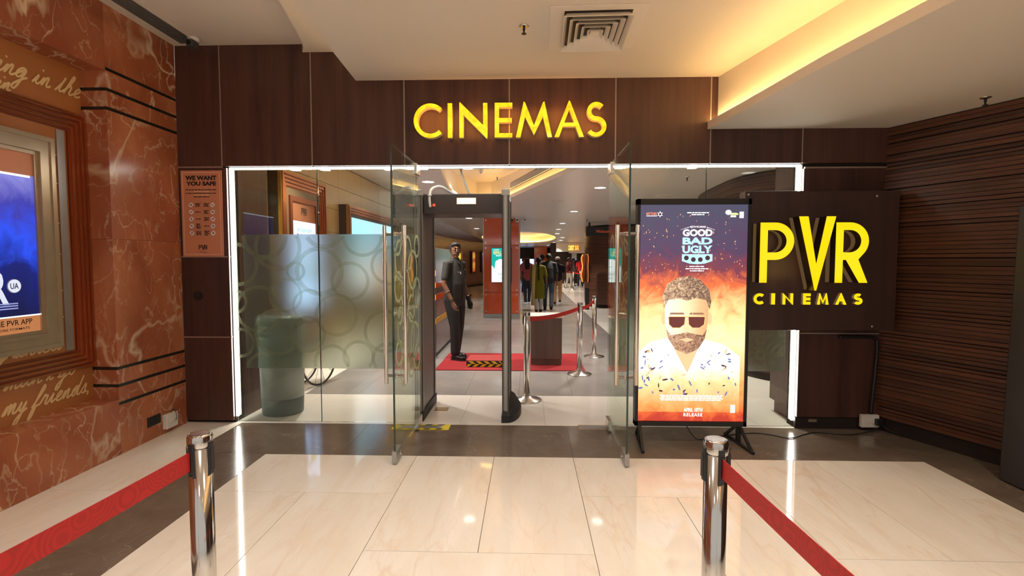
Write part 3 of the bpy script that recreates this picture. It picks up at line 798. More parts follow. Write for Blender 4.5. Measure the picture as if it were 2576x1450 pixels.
MB().box(-0.5, 0.5, -0.5, 0.5, 0, 2.595).build('column_panel', 'orange_panel', ob)
MB().box(-0.505, 0.505, -0.505, 0.505, 0, 0.15).build('column_skirting', 'aluminium', ob)
# ================================================================== THINGS
# ---------------- walk-through metal detector
dt = thing('metal_detector', 'grey walk-through metal detector arch with a dark header', 'metal detector', (-0.62, 4.66, 0))
def det_side(x0, x1, inner):
    # x in local space, front at y=0
    p = MB().box(x0 + 0.008, x1 - 0.008, 0.05, 0.62, 0.03, 2.09, bev=0.004).build('side_panel', 'detector_panel', dt)
    for y0, y1, nm in ((0.0, 0.065, 'front_post'), (0.605, 0.67, 'rear_post')):
        q = MB().box(x0, x1, y0, y1, 0.02, 2.10, bev=0.012).build(nm, 'grey_plastic', dt)
        xm = (x0 + x1) / 2
        MB().box(xm - 0.011, xm + 0.011, y0 - 0.003, y0 + 0.004, 0.08, 2.09).build('post_strip', 'aluminium', q)
        for xx in (x0 + 0.004, x1 - 0.004): MB().box(xx - 0.005, xx + 0.005, y0 - 0.002, y0 + 0.004, 0.08, 2.09).build('post_rib', 'dark_grey_plastic', q)
    MB().box(x0 - 0.004, x1 + 0.004, -0.006, 0.10, 2.085, 2.145, bev=0.008).build('post_cap', 'aluminium', dt)
    MB().box(x0 - 0.004, x1 + 0.004, 0.57, 0.676, 2.085, 2.145, bev=0.008).build('post_cap', 'aluminium', dt)
    for z in (1.04, 0.96):
        if inner: MB().lathe([(0.007, 0), (0.007, 0.004)], (x1 - 0.010, 0.22 if z > 1 else 0.42, z), 10, axis='x').build('panel_screw', 'black_plastic', dt)
det_side(-0.425, -0.350, True)
det_side(0.385, 0.448, False)
MB().box(-0.430, -0.345, -0.012, 0.69, 0.0, 0.10, bev=0.01).build('foot', 'black_rubber', dt)
foot = [(0.378, -0.02), (0.43, -0.02)] + [(0.43 + 0.125 * math.sin(a), 0.33 - 0.35 * math.cos(a)) for a in [PI * k / 14 for k in range(1, 14)]] + [(0.43, 0.68), (0.378, 0.68)]
f2 = [(0.40, 0.01), (0.43, 0.01)] + [(0.43 + 0.075 * math.sin(a), 0.33 - 0.30 * math.cos(a)) for a in [PI * k / 14 for k in range(1, 14)]] + [(0.43, 0.65), (0.40, 0.65)]
mb = MB(); n = len(foot)
vs = [(x, y, 0) for x, y in foot] + [(x, y, 0.065) for x, y in foot] + [(x, y, 0.135) for x, y in f2]
fs = [tuple(range(n - 1, -1, -1)), tuple(range(2 * n, 3 * n))] + [(k * n + i, k * n + (i + 1) % n, (k + 1) * n + (i + 1) % n, (k + 1) * n + i) for k in (0, 1) for i in range(n)]
mb.add(vs, fs).build('foot', 'black_rubber', dt)
hb = MB().box(-0.350, 0.385, 0.10, 0.58, 1.93, 2.115, bev=0.006).build('header', 'detector_bar', dt)
MB().box(-0.035, 0.135, 0.094, 0.10, 2.022, 2.072).build('display', emat('display_pale', (0.93, 1.0, 0.80), 1.5), hb)
MB().box(-0.04, 0.14, 0.096, 0.1005, 2.017, 2.077).build('display_bezel', 'print_cream', hb)
MB().box(-0.262, -0.240, 0.092, 0.10, 2.0, 2.02).build('power_switch', emat('switch_red', (1, 0.06, 0.02), 1.6), hb)
def bez(pts, n=10): return [tuple(p) for p in smooth_path(pts, n)]
MB().tube(bez([(-0.285, 0.09, 1.99), (-0.29, 0.085, 2.08), (-0.27, 0.10, 2.16), (-0.20, 0.16, 2.19), (-0.12, 0.24, 2.15), (-0.06, 0.30, 2.11)], 8), 0.012, 8).build('cable_conduit', 'conduit_white', dt)
MB().ring((0, 0), 0.022, 0.012, -0.004, 0.004, 16).build('conduit_tie', 'conduit_white', dt, (-0.288, 0.085, 2.10))
MB().tube(bez([(-0.05, 0.45, 2.62), (-0.045, 0.45, 2.40), (-0.01, 0.44, 2.28), (0.06, 0.42, 2.11)], 8), 0.010, 8).build('drop_conduit', 'conduit_white', dt)

# ---------------- belt stanchions
def stanchion(x, y, label, group, chromed=True, top=True, scale=1.0):
    t = thing('belt_stanchion', label, 'stanchion', (x, y, 0), 0, group)
    m = 'chrome' if chromed else 'steel'
    MB().lathe([(0.16, 0.0), (0.16, 0.010), (0.155, 0.014), (0.06, 0.034), (0.045, 0.05)], n=40).build('base', 'steel', t)
    MB().lathe([(0.035, 0.03), (0.035, 0.925)], n=28).build('post', m, t)
    cp = MB().lathe([(0.0360, 0.905), (0.0370, 0.915), (0.0370, 0.938), (0.034, 0.947), (0.030, 0.950), (0.029, 0.9485)], n=28).build('cap', 'chrome', t)
    MB().lathe([(0.0285, 0.9484), (0.0285, 0.9496)], n=28).build('cap_disc', 'steel', cp)
    return t
def clip(t, ang, z0=0.82, z1=0.925):
    c = MB().box(0.031, 0.042, -0.0095, 0.0095, z0, z1, bev=0.003).build('belt_clip', 'black_plastic', t); c.rotation_euler = (0, 0, ang)
    MB().box(0.040, 0.0455, -0.008, 0.008, z0 + 0.012, z1 - 0.02, bev=0.002).build('clip_slot', 'black_plastic', c)
def belt(p, q, label, group, sag=0.02, h=0.052, z=0.872, swirls=False, m='belt_red'):
    p, q = Vector(p), Vector(q); d = (q - p).normalized()
    a, b = p + d * 0.046, q - d * 0.046
    pts = [(a.x + (b.x - a.x) * k / 16, a.y + (b.y - a.y) * k / 16, z - sag * 4 * (k / 16) * (1 - k / 16)) for k in range(17)]
    o = MB().ribbon(pts, h, 0.0022).build('barrier_belt', m)
    return tag(o, label, 'belt', group)
GS, GB = 'chrome stanchions in the lobby', 'red belts in the lobby'
P1, P2, P3, P4 = (-1.046, 1.575), (0.582, 1.572), (-1.30, -0.45), (0.80, -0.45)
s1 = stanchion(*P1, 'chrome belt stanchion standing on the cream tiles in front of the marble portal', GS)
s2 = stanchion(*P2, 'chrome belt stanchion in front of the film poster stand', GS)
s3 = stanchion(*P3, 'chrome stanchion holding the far end of the belt on the marble side', GS)
s4 = stanchion(*P4, 'chrome stanchion holding the far end of the belt on the slatted wall side', GS)
def ang(a, b): return math.atan2(b[1] - a[1], b[0] - a[0])
for t, a in ((s1, ang(P1, P3)), (s2, ang(P2, P4))):
    for k in range(4): clip(t, a + k * PI / 2)
for t, a in ((s3, ang(P3, P1)), (s4, ang(P4, P2))): clip(t, a)
def swirl_belt():
    """red webbing with darker woven rings"""
    m, nt, b, out = new_mat('belt_swirl'); N, L = nt.nodes, nt.links
    geo = N.new('ShaderNodeNewGeometry')
    vo = N.new('ShaderNodeTexVoronoi'); vo.inputs['Scale'].default_value = 11; vo.feature = 'F1'; vo.inputs['Randomness'].default_value = 0.75
    L.new(geo.outputs['Position'], vo.inputs['Vector'])
    mu = N.new('ShaderNodeMath'); mu.operation = 'MULTIPLY'; mu.inputs[1].default_value = 62; L.new(vo.outputs['Distance'], mu.inputs[0])
    si = N.new('ShaderNodeMath'); si.operation = 'SINE'; L.new(mu.outputs[0], si.inputs[0])
    rp = ramp(N, [(0.40, srgb(162, 21, 19)), (0.66, srgb(178, 26, 23))]); mr = N.new('ShaderNodeMapRange'); mr.inputs['From Min'].default_value = -1
    L.new(si.outputs[0], mr.inputs['Value']); L.new(mr.outputs[0], rp.inputs['Fac']); L.new(rp.outputs[0], b.inputs['Base Color'])
    b.inputs['Roughness'].default_value = 0.55
    MATS['belt_swirl'] = m
swirl_belt()
belt(P1, P3, 'red belt with woven rings stretched from the stanchion before the marble portal', GB, 0.03, 0.060, 0.872, m='belt_swirl')
belt(P2, P4, 'red belt with woven rings stretched from the stanchion before the film poster stand', GB, 0.03, 0.060, 0.872, m='belt_swirl')
GI, GJ = 'steel stanchions by the podium', 'red belts by the podium'
I1, I2, I3 = (-0.01, 5.42), (0.68, 6.70), (1.03, 7.93)
i1 = stanchion(*I1, 'steel belt stanchion beside the rounded foot of the metal detector', GI, False)
i2 = stanchion(*I2, 'steel belt stanchion standing at the corner of the red carpet', GI, False)
i3 = stanchion(*I3, 'steel belt stanchion at the end of the belt behind the red carpet', GI, False)
for t, aa in ((i1, (ang(I1, I2), PI)), (i2, (ang(I2, I1), ang(I2, I3))), (i3, (ang(I3, I2), 0.2))):
    for a in aa: clip(t, a)
belt(I1, I2, 'red belt strung across the front of the wooden podium', GJ, 0.03, 0.05)
belt(I2, I3, 'red belt between the two stanchions behind the podium', GJ, 0.03, 0.05)
GF = 'queue stanchions by the candy counter'
FS = [(1.55, 25.5), (1.95, 27.4), (2.3, 26.0), (2.75, 24.2), (2.9, 28.5)]
fts = [stanchion(x, y, 'distant steel queue stanchion before the candy counter', GF, False) for x, y in FS]
for k, (a, b) in enumerate(((1, 4), (2, 3))): belt(FS[a], FS[b], ('distant red queue belt beside the person in maroon', 'distant red queue belt beside the person in the red shirt')[k], 'distant red belts', 0.03, 0.06)

# ---------------- podium, carpet, step, bin
pod = thing('podium', 'small wooden podium with a cream rounded top on the red carpet', 'podium', (0.262, 7.42, 0.014))
MB().box(-0.215, 0.215, -0.20, 0.2, 0.0, 0.09).build('plinth', 'podium_wood', pod)
MB().box(-0.22, 0.22, -0.23, 0.23, 0.09, 0.675, bev=0.002).build('body', 'podium_wood', pod)
mb = MB().prism([(-0.25, -0.24), (0.20, -0.26), (0.245, -0.20), (0.265, 0.05), (0.25, 0.26), (-0.25, 0.26)], 0.675, 0.70)
mb.build('top', 'print_cream', pod)
cp = MB().box(-1.26, 0.78, 6.87, 8.12, 0.001, 0.012, bev=0.003).build('red_carpet', 'carpet_red')
tag(cp, 'red carpet runner lying across the hall behind the metal detector', 'carpet')
stp = thing('checking_step', 'low step with red top and hazard striped front edge', 'step', (-0.605, 7.26, 0.013))
MB().box(-0.25, 0.25, -0.22, 0.22, 0.0, 0.085, bev=0.004).build('body', 'tape_black', stp)
MB().box(-0.252, 0.252, -0.215, 0.222, 0.0855, 0.092, bev=0.002).build('carpet_top', mat('carpet_worn', srgb(150, 52, 50)[:3], 0.95, var=0.15, vscale=(40, 40, 40)), stp)
for r_ in range(2):
    for i in range(5):
        cx = -0.25 + i * 0.105 + (0.052 if r_ else 0)
        x0, x1 = max(cx, -0.25), min(cx + 0.055, 0.25)
        if x0 >= x1 - 0.01: continue
        sl = -0.025 if r_ else 0.025
        poly = [(max(x0 - sl, -0.25), 0.004 + r_ * 0.041), (min(x1 - sl, 0.25), 0.004 + r_ * 0.041), (min(x1 + sl, 0.25), 0.042 + r_ * 0.041), (max(x0 + sl, -0.25), 0.042 + r_ * 0.041)]
        MB().add([(x, -0.2212, z) for x, z in poly] + [(x, -0.2200, z) for x, z in poly], [(0, 1, 2, 3), (7, 6, 5, 4), (0, 4, 5, 1), (1, 5, 6, 2), (2, 6, 7, 3), (3, 7, 4, 0)]).build('hazard_stripe', 'tape_yellow', stp)
bn = thing('waste_bin', 'tall round grey plastic bin behind the frosted glass', 'bin', (-2.42, 4.93, 0))
MB().lathe([(0.185, 0.0), (0.19, 0.012), (0.195, 0.16)], n=36).build('base', 'bin_dark', bn)
MB().lathe([(0.196, 0.16), (0.215, 0.90)], n=36).build('body', 'bin_grey', bn)
MB().lathe([(0.222, 0.895), (0.224, 0.93), (0.205, 0.955), (0.13, 0.965)], n=36).build('rim', 'bin_grey', bn)
MB().lathe([(0.125, 0.962), (0.125, 0.968)], n=30).build('opening', 'black_plastic', bn)
whl = thing('wheelchair', 'folded wheelchair half hidden behind the grey bin', 'wheelchair', (-2.62, 6.05, 0), R(72))
for sx in (-0.13, 0.13):
    w = MB().tube([(0.28 * math.cos(a), sx, 0.29 + 0.28 * math.sin(a)) for a in [2 * PI * k / 32 for k in range(33)]], 0.012, 6).build('wheel', 'black_rubber', whl)
    mb = MB()
    for k in range(10): mb.tube([(0, sx, 0.29), (0.27 * math.cos(k * PI / 5), sx, 0.29 + 0.27 * math.sin(k * PI / 5))], 0.003, 5)
    mb.build('spokes', 'steel', w)
    MB().tube([(-0.25, sx * 0.8, 0.95), (-0.12, sx * 0.8, 0.9), (-0.1, sx * 0.8, 0.3), (0.3, sx * 0.8, 0.45), (0.42, sx * 0.8, 0.12)], 0.012, 6).build('side_frame', 'steel', whl)
MB().box(-0.1, 0.32, -0.1, 0.1, 0.47, 0.5).build('seat', 'black_plastic', whl)
# striped cabinet behind the guard
cb = thing('striped_cabinet', 'tall grey cabinet with yellow and brown bands behind the guard', 'cabinet', (-1.80, 9.0, 0))
MB().box(-0.40, 0.385, -1.20, 1.2, 0.06, 1.69, bev=0.004).build('body', mat('cabinet_grey', (0.22, 0.19, 0.19), 0.22), cb)
MB().box(-0.38, 0.365, -1.18, 1.18, 0.0, 0.06).build('plinth', 'black_plastic', cb)
MB().box(-0.40, 0.388, -1.206, -1.2, 0.06, 1.688).build('front_board', 'sign_wood', cb)
for z0, z1 in ((1.257, 1.342), (1.074, 1.159), (0.884, 0.970), (0.516, 0.602)):
    MB().box(-0.40, 0.39, -1.210, -1.206, z0, z1).build('band', 'yellow_paint', cb)
    MB().box(0.385, 0.390, -1.20, 1.2, z0 - 0.0, z1).build('band', 'orange_panel' if z0 > 0.6 and z0 < 1.2 else ('yellow_paint' if z0 < 0.6 else 'cabinet_grey'), cb)
MB().box(0.385, 0.389, -1.2, 1.2, 0.98, 1.065).build('band', 'sign_wood', cb)
tb = thing('side_shelf_table', 'small dark shelf table with papers beside the guard', 'table', (-1.42, 7.55, 0))
MB().box(-0.32, 0.03, -0.16, 0.16, 0.76, 0.78, bev=0.003).build('table_top', 'black_plastic', tb)
MB().bar((-0.02, 0.0, 0.755), (-0.30, 0.0, 0.52), 0.03, 0.02).build('bracket', 'aluminium', tb)
for sx in (-0.28,): MB().bar((sx, 0, 0), (sx, 0, 0.76), 0.03, 0.03).build('leg', 'black_metal', tb)
MB().box(-0.36, -0.20, -0.14, 0.14, 0.0, 0.02).build('foot', 'black_metal', tb)
for k, (x, y, a) in enumerate(((-0.13, -0.03, 0.2), (-0.09, 0.04, -0.3))):
    o = MB().box(-0.07, 0.07, -0.10, 0.10, 0, 0.006).build('paper_sheet', ('print_white', 'orange_panel')[k], None, (-1.42 + x, 7.55 + y, 0.781 + 0.007 * k)); o.rotation_euler = (0, 0, a)
    tag(o, ('white paper lying on the shelf table by the guard', 'orange paper on top of the papers on the shelf table')[k], 'paper')
dp = MB(); dp.add([(-0.12, -0.10, 0.0), (0.12, -0.10, 0.0), (0.10, 0.12, 0.0), (-0.10, 0.12, 0.0), (-0.12, -0.10, 0.02), (0.12, -0.10, 0.02), (0.10, 0.12, 0.14), (-0.10, 0.12, 0.14)],
                  [(3, 2, 1, 0), (4, 5, 6, 7), (0, 1, 5, 4), (1, 2, 6, 5), (2, 3, 7, 6), (3, 0, 4, 7)])
tag(dp.build('metal_wedge', 'champagne', None, (-1.40, 6.98, 0.013)), 'small metal wedge on the floor at the carpet corner', 'wedge')
for x, y, lab in ((-0.865, 5.06, 'square floor cover plate in the white tile beside the metal detector'),):
    t = thing('floor_socket_cover', lab, 'floor plate', (x, y, 0))
    MB().box(-0.065, 0.065, -0.055, 0.055, 0, 0.004).build('frame', 'brass', t)
    MB().box(-0.056, 0.056, -0.046, 0.046, 0.004, 0.006).build('lid', 'champagne', t)
# ---------------- ceiling fittings of the lobby
dfu = thing('square_air_diffuser', 'square four-way air diffuser set in the lobby ceiling', 'air vent', (0.452, 3.60, 3.0795), R(-1.5))
MB().box(-0.31, 0.31, -0.33, 0.33, -0.006, 0.0, bev=0.002).build('plate', 'white_paint', dfu)
MB().box(-0.215, 0.215, -0.27, 0.27, -0.007, -0.005).build('dark_throat', 'black_metal', dfu)
for i in range(5):
    k0 = 1 - i * 0.19; k1 = k0 - 0.11
    mb = MB(); a = [(-0.22 * k0, -0.275 * k0), (0.22 * k0, -0.275 * k0), (0.22 * k0, 0.275 * k0), (-0.22 * k0, 0.275 * k0)]
    b = [(x * k1 / k0, y * k1 / k0) for x, y in a]
    vs = [(x, y, -0.045) for x, y in a] + [(x, y, -0.012) for x, y in b] + [(x, y, -0.041) for x, y in a] + [(x, y, -0.008) for x, y in b]
    fs = []
    for q in range(4):
        w = (q + 1) % 4
        fs += [(q, w, 4 + w, 4 + q), (8 + q, 12 + q, 12 + w, 8 + w), (q, 8 + q, 8 + w, w), (4 + q, 4 + w, 12 + w, 12 + q)]
    mb.add(vs, fs).build('louvre', 'white_paint', dfu)
MB().box(-0.03, 0.03, -0.035, 0.035, -0.04, -0.03).build('centre_plate', 'white_paint', dfu)
def sprinkler(x, y, z, label):
    t = thing('sprinkler_head', label, 'sprinkler', (x, y, z), 0, 'fire sprinklers')
    MB().lathe([(0.034, 0), (0.034, -0.003), (0.022, -0.008)], n=20).build('escutcheon', 'steel', t)
    MB().lathe([(0.009, -0.008), (0.009, -0.03), (0.006, -0.032), (0.006, -0.05)], n=12).build('body', 'black_metal', t)
    MB().lathe([(0.017, -0.054), (0.017, -0.051)], n=14).build('deflector', 'black_metal', t)
sprinkler(-0.029, 3.546, 3.08, 'small fire sprinkler head beside the square air diffuser')
sprinkler(3.19, 3.74, 2.635, 'small fire sprinkler head over the slatted wall')
for x, y, z, lab in ((-0.58, 9.7, 3.06, 'tiny sprinkler head in the yellow ceiling recess'), (2.1, 6.9, HZ, 'tiny sprinkler head behind the glass above the film poster stand'), (1.6, 14.0, HZ, 'tiny sprinkler head far along the hall ceiling')): sprinkler(x, y, z, lab)
def dome_cam(x, y, z, label, m='white_plastic', s=1.0):
    t = thing('security_camera', label, 'camera', (x, y, z), 0, 'security cameras')
    MB().lathe([(0.045 * s, 0), (0.045 * s, -0.012 * s), (0.035 * s, -0.03 * s)], n=20).build('mount', 'white_plastic', t)
    MB().box(-0.025 * s, 0.025 * s, -0.06 * s, 0.03 * s, -0.085 * s, -0.03 * s, bev=0.008 * s).build('body', m, t)
    MB().lathe([(0.016 * s, -0.066 * s), (0.016 * s, -0.058 * s)], (0, 0, -0.058 * s), 14, axis='y').build('lens', 'black_plastic', t)
dome_cam(-2.86, 4.40, 3.40, 'security camera under the ceiling above the safety notice', 'dark_grey_plastic', 1.1)
dome_cam(-0.43, 13.1, HZ, 'grey security camera before the orange column', 'dark_grey_plastic', 1.6)
dome_cam(-0.27, 13.05, HZ, 'white security camera nearest the right edge of the orange column', 'white_plastic', 1.6)
dome_cam(-0.08, 13.2, HZ, 'small white camera hanging clear of the orange column', 'white_plastic', 1.2)
# ---------------- sockets and cables
t = thing('socket_plate', 'black wall socket plate low on the marble', 'socket', (XL, 4.14, 0.15))
MB().box(0, 0.008, -0.075, 0.075, -0.035, 0.045, bev=0.002).build('plate', 'black_plastic', t)
MB().box(0.008, 0.011, -0.05, 0.05, -0.018, 0.028, bev=0.001).build('cover', 'black_metal', t)
def switch_box(name, label, loc, rz, w, h, m='white_plastic'):
    t = thing(name, label, 'socket', loc, rz)
    MB().box(-w, w, -0.04, 0.0, -h, h, bev=0.004).build('box', m, t)
    for sx in (-0.4, 0.1): MB().box(sx * w, sx * w + 0.025, -0.044, -0.04, -0.02, 0.02, bev=0.001).build('switch', m, t)
    for k in (-1, 0, 1): MB().lathe([(0.004, -0.0415), (0.004, -0.039)], (w * 0.62 + 0.008 * k, 0, 0.008 * (abs(k) - 0.5)), 8, axis='y').build('socket_hole', 'black_plastic', t)
    return t
switch_box('switch_socket', 'white switch and socket box on the marble beside the black plate', (XL, 4.31, 0.105), R(90), 0.07, 0.062)
switch_box('switch_socket', 'white switch and socket box standing in the dark corner by the slats', (3.0, 4.545, 0.09), 0, 0.075, 0.055)
tag(MB().tube(bez([(-3.115, 4.31, 0.17), (-3.10, 4.32, 0.20), (-3.10, 4.35, 0.17), (-3.10, 4.36, 0.11), (-3.098, 4.34, 0.09)], 6), 0.003, 6).build('thin_cable', 'cable_black'), 'thin cable looping over the white socket box on the marble', 'cable')
tag(MB().tube(bez([(2.72, 4.535, 0.83), (2.95, 4.535, 0.83), (3.02, 4.535, 0.82), (3.05, 4.535, 0.77), (3.04, 4.535, 0.5), (3.02, 4.535, 0.20), (3.02, 4.53, 0.16)], 8), 0.014, 8).build('cable_conduit', 'cable_black'), 'black cable conduit bending down the wall by the slatted corner', 'conduit')
pl = thing('power_plug', 'black plug pushed into the corner socket box', 'plug', (3.06, 4.49, 0.09))
MB().box(-0.03, 0.03, -0.02, 0.015, -0.028, 0.028, bev=0.006).build('plug_body', 'black_plastic', pl)
MB().tube(bez([(0.02, -0.01, -0.02), (0.06, -0.05, -0.06), (0.12, -0.14, -0.083)], 6), 0.005, 6).build('plug_cable', 'cable_black', pl)
tag(MB().tube(bez([(1.30, 4.207, 0.15), (1.40, 4.23, 0.02), (1.52, 4.28, 0.006), (1.72, 4.36, 0.006), (1.95, 4.42, 0.006), (2.08, 4.38, 0.006), (2.2, 4.30, 0.006), (2.35, 4.38, 0.006), (2.5, 4.45, 0.006), (2.75, 4.40, 0.006), (2.98, 4.46, 0.02), (3.05, 4.475, 0.05)], 8), 0.0045, 6).build('power_cable', 'cable_black'), 'black power cable winding from the film poster stand along the floor', 'cable')
# ---------------- dark totem at the right
to = thing('standing_totem', 'dark grey standing board with a pale rounded top by the slatted wall', 'totem', (3.31, 3.08, 0)); to.rotation_euler = (0, R(1.2), 0); to.location.z = 0.003
MB().box(-0.09, 0.09, -0.45, 0.45, 0.0, 1.86, bev=0.01).build('body', mat('totem_grey', (0.04, 0.034, 0.034), 0.4), to)
MB().box(-0.07, 0.08, -0.43, 0.43, 1.862, 2.0, bev=0.03).build('top_cap', mat('totem_cap', (0.45, 0.38, 0.34), 0.4), to)
# ================================================================== SIGNS AND POSTERS
def stroke_loop(pts, s):
    """outline of a stroke of width s along pts"""
    P = [Vector(p) for p in pts]; l, r = [], []
    for i, p in enumerate(P):
        d = (P[min(i + 1, len(P) - 1)] - P[max(i - 1, 0)]).normalized(); n = Vector((-d.y, d.x)) * (s / 2)
        l.append(tuple(p + n)); r.append(tuple(p - n))
    return l + r[::-1]
def glyph(c, w, s):
    """geometric sans capital in a box w x 1, stroke s"""
    if c == 'I': return [[(0, 0), (w, 0), (w, 1), (0, 1)]]
    if c == 'C':
        k = w / 0.85; o = [(k * (0.5 + (0.5 - s / 2) * math.cos(a)), 0.5 + (0.5 - s / 2) * math.sin(a)) for a in [R(46 + (314 - 46) * i / 40) for i in range(41)]]
        return [stroke_loop(o, s)]
    if c == 'N': return [[(0, 0), (s, 0), (s, 0.66), (w - s * 0.15, 0 - 0.03), (w, 0), (w, 1), (w - s, 1), (w - s, 0.36), (s * 0.15, 1.03), (0, 1)]]
    if c == 'E': return [[(0, 0), (w, 0), (w, s), (s, s), (s, 0.5 - s / 2), (w * 0.97, 0.5 - s / 2), (w * 0.97, 0.5 + s / 2), (s, 0.5 + s / 2), (s, 1 - s), (w, 1 - s), (w, 1), (0, 1)]]
    if c == 'M':
        a = 0.24 * w
        return [[(0, 0), (s * 1.05, 0), (a + s * 0.10, 0.60), (w / 2, 0.06), (w - a - s * 0.10, 0.60), (w - s * 1.05, 0), (w, 0), (w - a + s * 0.22, 1.03), (w - a - s * 0.12, 1.0), (w / 2, 0.34), (a + s * 0.12, 1.0), (a - s * 0.22, 1.03)]]
    if c == 'A':
        m = w / 2; e = s * 1.08; sl = m - e / 2
        def xl(z): return z * (m - e / 2)
        zi = 0.30
        hole = [(xl(zi + s * 0.9) * 1.0 + e, zi + s * 0.9), (w - xl(zi + s * 0.9) - e, zi + s * 0.9), (m, min(0.80, 1.04 - 1.6 * s))]
        return [[(0, 0), (e, 0), (xl(zi) + e, zi), (w - xl(zi) - e, zi), (w - e, 0), (w, 0), (m + e * 0.12, 1.04), (m - e * 0.12, 1.04)], hole]
    if c == 'S':
        ru = (1 - s) / 2 * 0.47; rl = (1 - s) / 2 - ru; cx = w / 2; kx = (w - s) / 2
        pts = [(cx + kx * 0.86 * math.cos(a), 1 - s / 2 - ru + ru * math.sin(a)) for a in [R(38 + (268 - 38) * i / 22) for i in range(23)]]
        pts += [(cx + kx * math.cos(a), s / 2 + rl + rl * math.sin(a)) for a in [R(84 - (84 + 146) * i / 22) for i in range(23)]]
        return [stroke_loop(pts, s)]
    if c in 'PR':
        b = 0.38; h = 1 - b; r = h / 2
        def arc(rr, kx): return [((w - r) + rr * kx * math.cos(a), 1 - r + rr * math.sin(a)) for a in [R(-90 + 180 * i / 20) for i in range(21)]]
        hole = [(s, 1 - s), (s, b + s)] + [((w - r) + (r - s) * math.cos(a), 1 - r + (r - s) * math.sin(a)) for a in [R(-90 + 180 * i / 20) for i in range(21)]]
        if c == 'P': return [[(0, 0), (s, 0), (s, b)] + arc(r, 1) + [(0, 1)], hole]
        q = 1.12 * s
        return [[(0, 0), (s, 0), (s, b), (s + q * 0.35, b), (w - q, 0), (w, 0), (w * 0.70, b + 0.008)] + arc(r, 1)[5:] + [(0, 1)], hole]
    if c == 'V':
        e = s * 1.2
        return [[(0, 1), (w / 2 - 0.012, 0), (w / 2 + 0.012, 0), (w, 1), (w - e, 1), (w / 2, 0.36), (e, 1)]]
def channel_letter(c, w, s, H_, ext, mats, parent, loc):
    """built-up letter: lit face, metal return"""
    lp = [[(x * H_, y * H_) for x, y in l] for l in glyph(c, w, s)]
    me = curve_mesh(lp, ext / 2)
    for m in mats: me.materials.append(M[m])
    for p in me.polygons: p.material_index = 0 if p.normal.z > 0.7 else 1
    return obj('sign_letter', me, None, parent, loc)
def screen_mat(name, stops, s, scale=3.0, axis=1, half=0.5, noise=0.25):
    """glowing screen print: vertical colour bands broken up by noise"""
    m, nt, b, out = new_mat(name); N, L = nt.nodes, nt.links
    tc = N.new('ShaderNodeTexCoord'); sp = N.new('ShaderNodeSeparateXYZ'); L.new(tc.outputs['Object'], sp.inputs[0])
    mr = N.new('ShaderNodeMapRange'); mr.inputs['From Min'].default_value = -half; mr.inputs['From Max'].default_value = half
    L.new(sp.outputs[axis], mr.inputs['Value'])
    nz = N.new('ShaderNodeTexNoise'); nz.inputs['Scale'].default_value = scale; nz.inputs['Detail'].default_value = 7; nz.inputs['Distortion'].default_value = 1.2; nz.inputs['Roughness'].default_value = 0.6
    L.new(tc.outputs['Object'], nz.inputs['Vector'])
    ma = N.new('ShaderNodeMath'); ma.operation = 'MULTIPLY_ADD'; ma.inputs[1].default_value = noise; L.new(nz.outputs['Fac'], ma.inputs[0]); L.new(mr.outputs[0], ma.inputs[2])
    sb = N.new('ShaderNodeMath'); sb.operation = 'SUBTRACT'; sb.inputs[1].default_value = noise * 0.5; L.new(ma.outputs[0], sb.inputs[0])
    rp = ramp(N, stops); L.new(sb.outputs[0], rp.inputs['Fac'])
    L.new(rp.outputs[0], b.inputs['Emission Color']); b.inputs['Emission Strength'].default_value = s
    b.inputs['Base Color'].default_value = (0.01, 0.01, 0.01, 1); b.inputs['Roughness'].default_value = 0.25
    MATS[name] = m; return m
screen_mat('letter_amber', [(0.28, (1.0, 0.22, 0.0)), (0.42, (1.0, 0.42, 0.0)), (0.58, (1.0, 0.60, 0.01)), (0.75, (1.0, 0.78, 0.15))], 1.35, 7.0, 1, 50, 1.0)
mat('letter_return', (0.045, 0.03, 0.018), 0.3, metal=0.6)
mat('letter_return_pale', (0.85, 0.72, 0.45), 0.3)
emat('letter_yellow', (1.0, 0.60, 0.0), 1.05)
emat('halo_led', (1.0, 0.56, 0.22), 0.08)
# lit word over the entrance
sg = thing('cinemas_sign', 'lit yellow word over the middle of the glass entrance', 'sign', (0, 4.559, 2.5637), 0, None, R(90))
K = 0.003435; Z0 = 1329.8; H_ = 0.296
for c, p0, p1 in (('C', 1040, 1111.5), ('I', 1126.5, 1138), ('N', 1156, 1227), ('E', 1245.5, 1290), ('M', 1299, 1390), ('A', 1396, 1470), ('S', 1474.5, 1526)):
    channel_letter(c, (p1 - p0) * K / H_, 0.125, H_, 0.06, ('letter_amber', 'letter_return_pale'), sg, ((p0 - Z0) * K, 0, 0.03))
lamp('AREA', 'sign_glow', (-0.15, 0.15, 0.10), 3.2, (1.0, 0.42, 0.08), sg, 1.6, 0.25)
